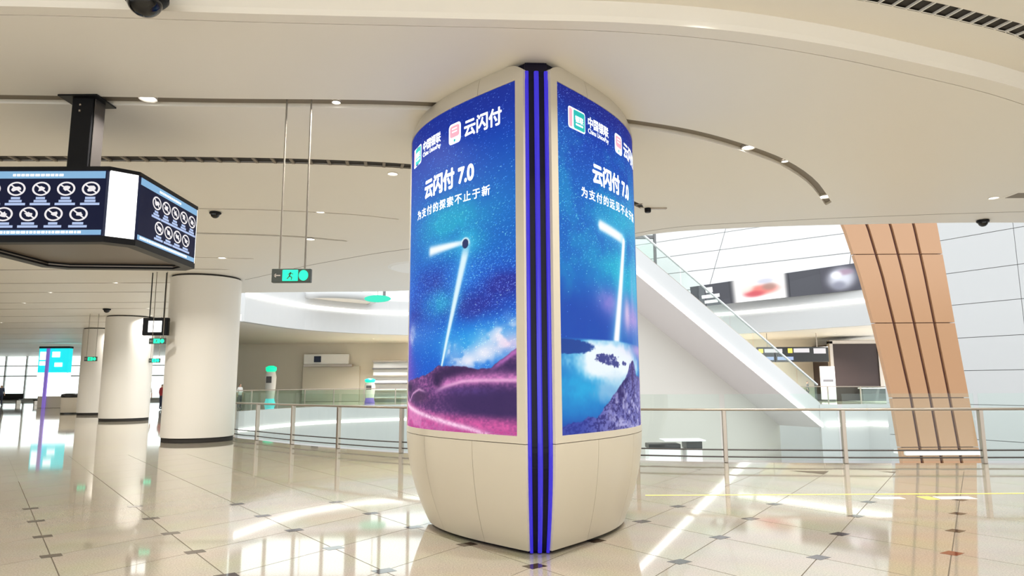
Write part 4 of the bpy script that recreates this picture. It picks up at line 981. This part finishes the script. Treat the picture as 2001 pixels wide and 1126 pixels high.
# ------------------------------------------------------------------ cameras on the ceiling
def dome(x, y, z, r, label, neck=0):
    t = empty('dome_camera', (x, y, z), label, 'security camera')
    if neck: MB().lathe([(r*.5, neck), (r*.5, -.01)], n=20).build('neck', M['black'], t)
    MB().lathe([(r*1.25, 0), (r*1.3, -r*.25), (r*1.15, -r*.45), (r*.98, -r*.5)], n=28).build('collar', M['black'], t)
    MB().lathe([(r*math.cos(a)*.98, -r*.45-r*math.sin(a)*.95) for a in np.linspace(0, PI/2-.02, 9)], n=28).build('dome', M['dome'], t)
    MB().lathe([(r*.28, -.1*r), (r*.28, -.4*r)], (r*1.15, 0, 0), 14).build('side_pod', M['black'], t); return t
dome(-3.03, 5.17, UZ-.17, .14, 'large black dome camera on the raised ceiling at the top edge', .168)
dome(-5.53, 12.2, H-.01, .08, 'small black dome camera on the ceiling right of the side screen')
dome(9.45, 13.15, H-.01, .09, 'small black dome camera on the ceiling edge above the white panel wall')
dome(-17.0, 28.0, H-.01, .12, 'small black dome camera on the far ceiling above the middle column')
# spotlight heads at the end of the hidden grille
t = empty('recessed_niche', (0, 0, 0), 'pale recessed disc in the ceiling right beside the advertising column', 'ceiling fitting')
place('disc', MB().lathe([(1.0, H-.03), (1.05, H-.005), (1.1, H+.002)], (-2.35, 18.4, 0), 40), M['niche'], t)
t = empty('ceiling_hatch', (9.05, 11.35, H), 'small dark recessed hatch in the ceiling at the right edge', 'ceiling fitting')
MB().bbox((-.35, -.16, -.008), (.35, .16, .01), .004).build('dark_recess', M['chan'], t); MB().bbox((-.42, -.22, -.005), (.42, .22, .02), .004).build('rim', M['ceil'], t)
t = empty('ceiling_spotlight', (2.52, 12.1, H), 'small dark spotlight with a teal shade beside the right screen', 'spotlight')
MB().lathe([(.06, 0), (.06, -.06), (.05, -.08)], n=16).build('head', M['black'], t); MB().bbox((.05, -.04, -.02), (.35, .04, 0), .004).build('shade', M['steel'], t)

# ------------------------------------------------------------------ far left: glazing, light box, bin, seats
win2 = empty('window_2', (0, 0, 0), kind='structure')
gx = np.linspace(-57, -30, 13)
for x0, x1 in zip(gx[:-1], gx[1:]):
    for z0, z1 in ((.3, 2.6), (2.72, 3.7), (3.8, 5.5)): place('pane', MB().box((x0+.05, 73, z0), (x1-.05, 73.03, z1)), M['glass'], win2)
for x in gx: place('mullion', MB().bbox((x-.06, 72.9, 0), (x+.06, 73.1, 5.5), .01), M['white'], win2)
for z0, z1 in ((0, .3), (2.6, 2.72), (3.7, 3.8)): place('transom', MB().bbox((-57, 72.9, z0), (-30, 73.1, z1), .01), M['white'], win2)
MB().box((-62.3, -9, -.4), (-62, 73, 5.2)).build('wall_side_left', M['wall'], kind='structure')
lb = empty('light_box', (-33.9, 50, 0), 'tall white and cyan glowing light box with a purple edge strip, far left', 'light box')
a, b = P3(72, 775, 50), P3(140, 680, 50); x0, x1 = a.x+33.9, b.x+33.9
MB().bbox((x0, -.2, .85), (x1, .2, 2.55), .02).build('white_panel', M['lightbox'], lb)
MB().bbox((x0, -.2, 2.58), (x1, .2, 4.35), .02).build('cyan_panel', M['cyan'], lb)
for (u0, u1, z0, z1) in ((.05, .3, 3.5, 4.1), (.05, .25, 3.1, 3.4), (.55, .8, 3.0, 3.3), (.45, .7, 3.7, 4.1)): MB().bbox((x0+(x1-x0)*u0, -.24, z0), (x0+(x1-x0)*u1, -.19, z1), .01).build('print_block', M['lightbox'], lb)
MB().bbox((x0-.02, -.22, 4.35), (x1+.02, .22, 4.5), .02).build('top_cap', M['signblk'], lb)
MB().bbox((x0+.62, -.34, 0), (x0+.86, -.22, 4.35), .02).build('edge_strip', M['purple'], lb)
MB().bbox((x0+.2, -.2, 0), (x1-.2, .2, .85), .02).build('foot', M['wall'], lb)
t = empty('waste_bin', (-25.7, 39.6, 0), 'beige waste bin with a dark lid in front of the farthest column', 'bin')
MB().lathe([(.46, .06), (.48, .12), (.5, .92), (.47, .95)], n=28).build('body', M['wall'], t); MB().lathe([(.5, .93), (.53, 1.0), (.5, 1.12), (.3, 1.16)], n=28).build('lid', M['signblk'], t); MB().lathe([(.49, 0), (.49, .07)], n=28).build('foot', M['signblk'], t)
def bench(x, y, w, label):
    t = empty('bench', (x, y, 0), label, 'bench')
    MB().bbox((-w/2, -.3, .38), (w/2, .3, .5), .02).build('seat', M['signblk'], t); MB().bbox((-w/2, .22, .5), (w/2, .32, .95), .02).build('backrest', M['signblk'], t)
    for sx in (-.45, .0, .45): MB().bbox((sx*w-.05, -.25, 0), (sx*w+.05, .25, .38), .01).build('leg', M['steel'], t)
bench(-45.3, 59.5, 4.6, 'row of dark seats at the far left edge before the windows')
bench(-39.2, 57, 1.6, 'short dark bench right of the row of dark seats')

# ------------------------------------------------------------------ people far away
def body_mesh():
    me = bpy.data.meshes.new('body'); bm = bmesh.new()
    J = dict(pel=(0, 0, .95, .15), bel=(0, 0, 1.12, .135), che=(0, -.01, 1.32, .155), nec=(0, 0, 1.47, .06), hea=(0, -.015, 1.58, .085), top=(0, -.01, 1.68, .075))
    for s, n in ((-1, 'l'), (1, 'r')):
        J.update({n+'hip': (s*.09, 0, .90, .10), n+'kne': (s*.10, -.015*s, .49, .065), n+'ank': (s*.105, .02, .09, .045), n+'toe': (s*.12, -.14, .045, .04),
                  n+'sho': (s*.18, 0, 1.40, .068), n+'elb': (s*.24, .02, 1.13, .046), n+'wri': (s*.25, -.06, .90, .034), n+'han': (s*.25, -.085, .80, .036)})
    ids = {k: bm.verts.new(v[:3]) for k, v in J.items()}
    E_ = [('pel', 'bel'), ('bel', 'che'), ('che', 'nec'), ('nec', 'hea'), ('hea', 'top')]
    for n in 'lr': E_ += [('pel', n+'hip'), (n+'hip', n+'kne'), (n+'kne', n+'ank'), (n+'ank', n+'toe'), ('che', n+'sho'), (n+'sho', n+'elb'), (n+'elb', n+'wri'), (n+'wri', n+'han')]
    for a_, b_ in E_: bm.edges.new((ids[a_], ids[b_]))
    bm.verts.index_update(); idx = {k: v.index for k, v in ids.items()}; bm.to_mesh(me); bm.free()
    o = bpy.data.objects.new('body', me); COL.objects.link(o); o.modifiers.new('s', 'SKIN'); m2 = o.modifiers.new('d', 'SUBSURF'); m2.levels = 2
    sv = me.skin_vertices[0].data
    for k, i in idx.items(): sv[i].radius = (J[k][3], J[k][3]*(.8 if k in ('che', 'bel', 'pel') else 1)); sv[i].use_root = k == 'pel'
    dg = bpy.context.evaluated_depsgraph_get(); dg.update(); r = bpy.data.meshes.new_from_object(o.evaluated_get(dg)); bpy.data.objects.remove(o)
    for p in r.polygons: p.use_smooth = True
    return r
BODY = body_mesh()
def person(px, Y, rz, top, leg, label, h=1.0):
    x = P3(px, 757, Y).x; me = BODY.copy(); me.materials.clear()
    for m in (M['skin'], M['hair'], M[top], M[leg], M['signblk']): me.materials.append(m)
    for p in me.polygons:
        c = p.center
        p.material_index = (1 if c.z > 1.60 and (c.y > -.05 or c.z > 1.67) else 0) if c.z > 1.46 else (4 if c.z < .08 else (3 if c.z < .93 and abs(c.x) < .20 else (0 if c.z < .9 or (abs(c.x) > .2 and c.z < 1.10) else 2)))
    o = bpy.data.objects.new('person', me); COL.objects.link(o); o.location = (x, Y, -.004); o.rotation_euler.z = rz; o.scale = (h,)*3
    tag(o, label, 'person'); return o
person(289, 44, .4, 'c_tee', 'c_grey', 'person in a pale top standing left of the nearest column')
person(317, 45, 2.6, 'c_red', 'c_navyc', 'person in a red top right against the nearest column')
person(469, 46, 1.2, 'c_tee', 'c_navyc', 'person in a pale top and dark trousers across the void, beside the nearest column')
person(1553, 59, .2, 'c_grey', 'c_grey', 'person in dark clothes beyond the foot of the escalator, left of two')
person(1578, 59.5, 1, 'c_grey', 'c_navyc', 'person in dark clothes beyond the foot of the escalator, right of two')
person(3, 57, 1, 'c_navyc', 'c_navyc', 'person in dark clothes by the seats at the far left edge')

# ------------------------------------------------------------------ floor marking: yellow line and a notice
a, b = P3(1242, 964, 1), P3(2001, 962, 1)
t = empty('floor_tape', (0, 0, 0), 'thin yellow tape line across the polished floor right of the advertising column', 'floor marking')
place('tape', MB().box((1.9, 9.93, .0005), (7.8, 9.99, .002)), M['yellow'], t)
t = empty('floor_notice', (5.75, 9.62, .0), 'small yellow and white notice stuck on the floor beside the yellow tape', 'floor marking')
MB().box((-.09, -.13, .0005), (.08, .13, .002)).build('yellow_square', M['yellow'], t)
MB().box((.12, -.1, .0005), (.62, .1, .002)).build('white_field', M['whitep'], t); MB().box((-.7, -.07, .0005), (-.35, .09, .002)).build('white_field', M['whitep'], t)
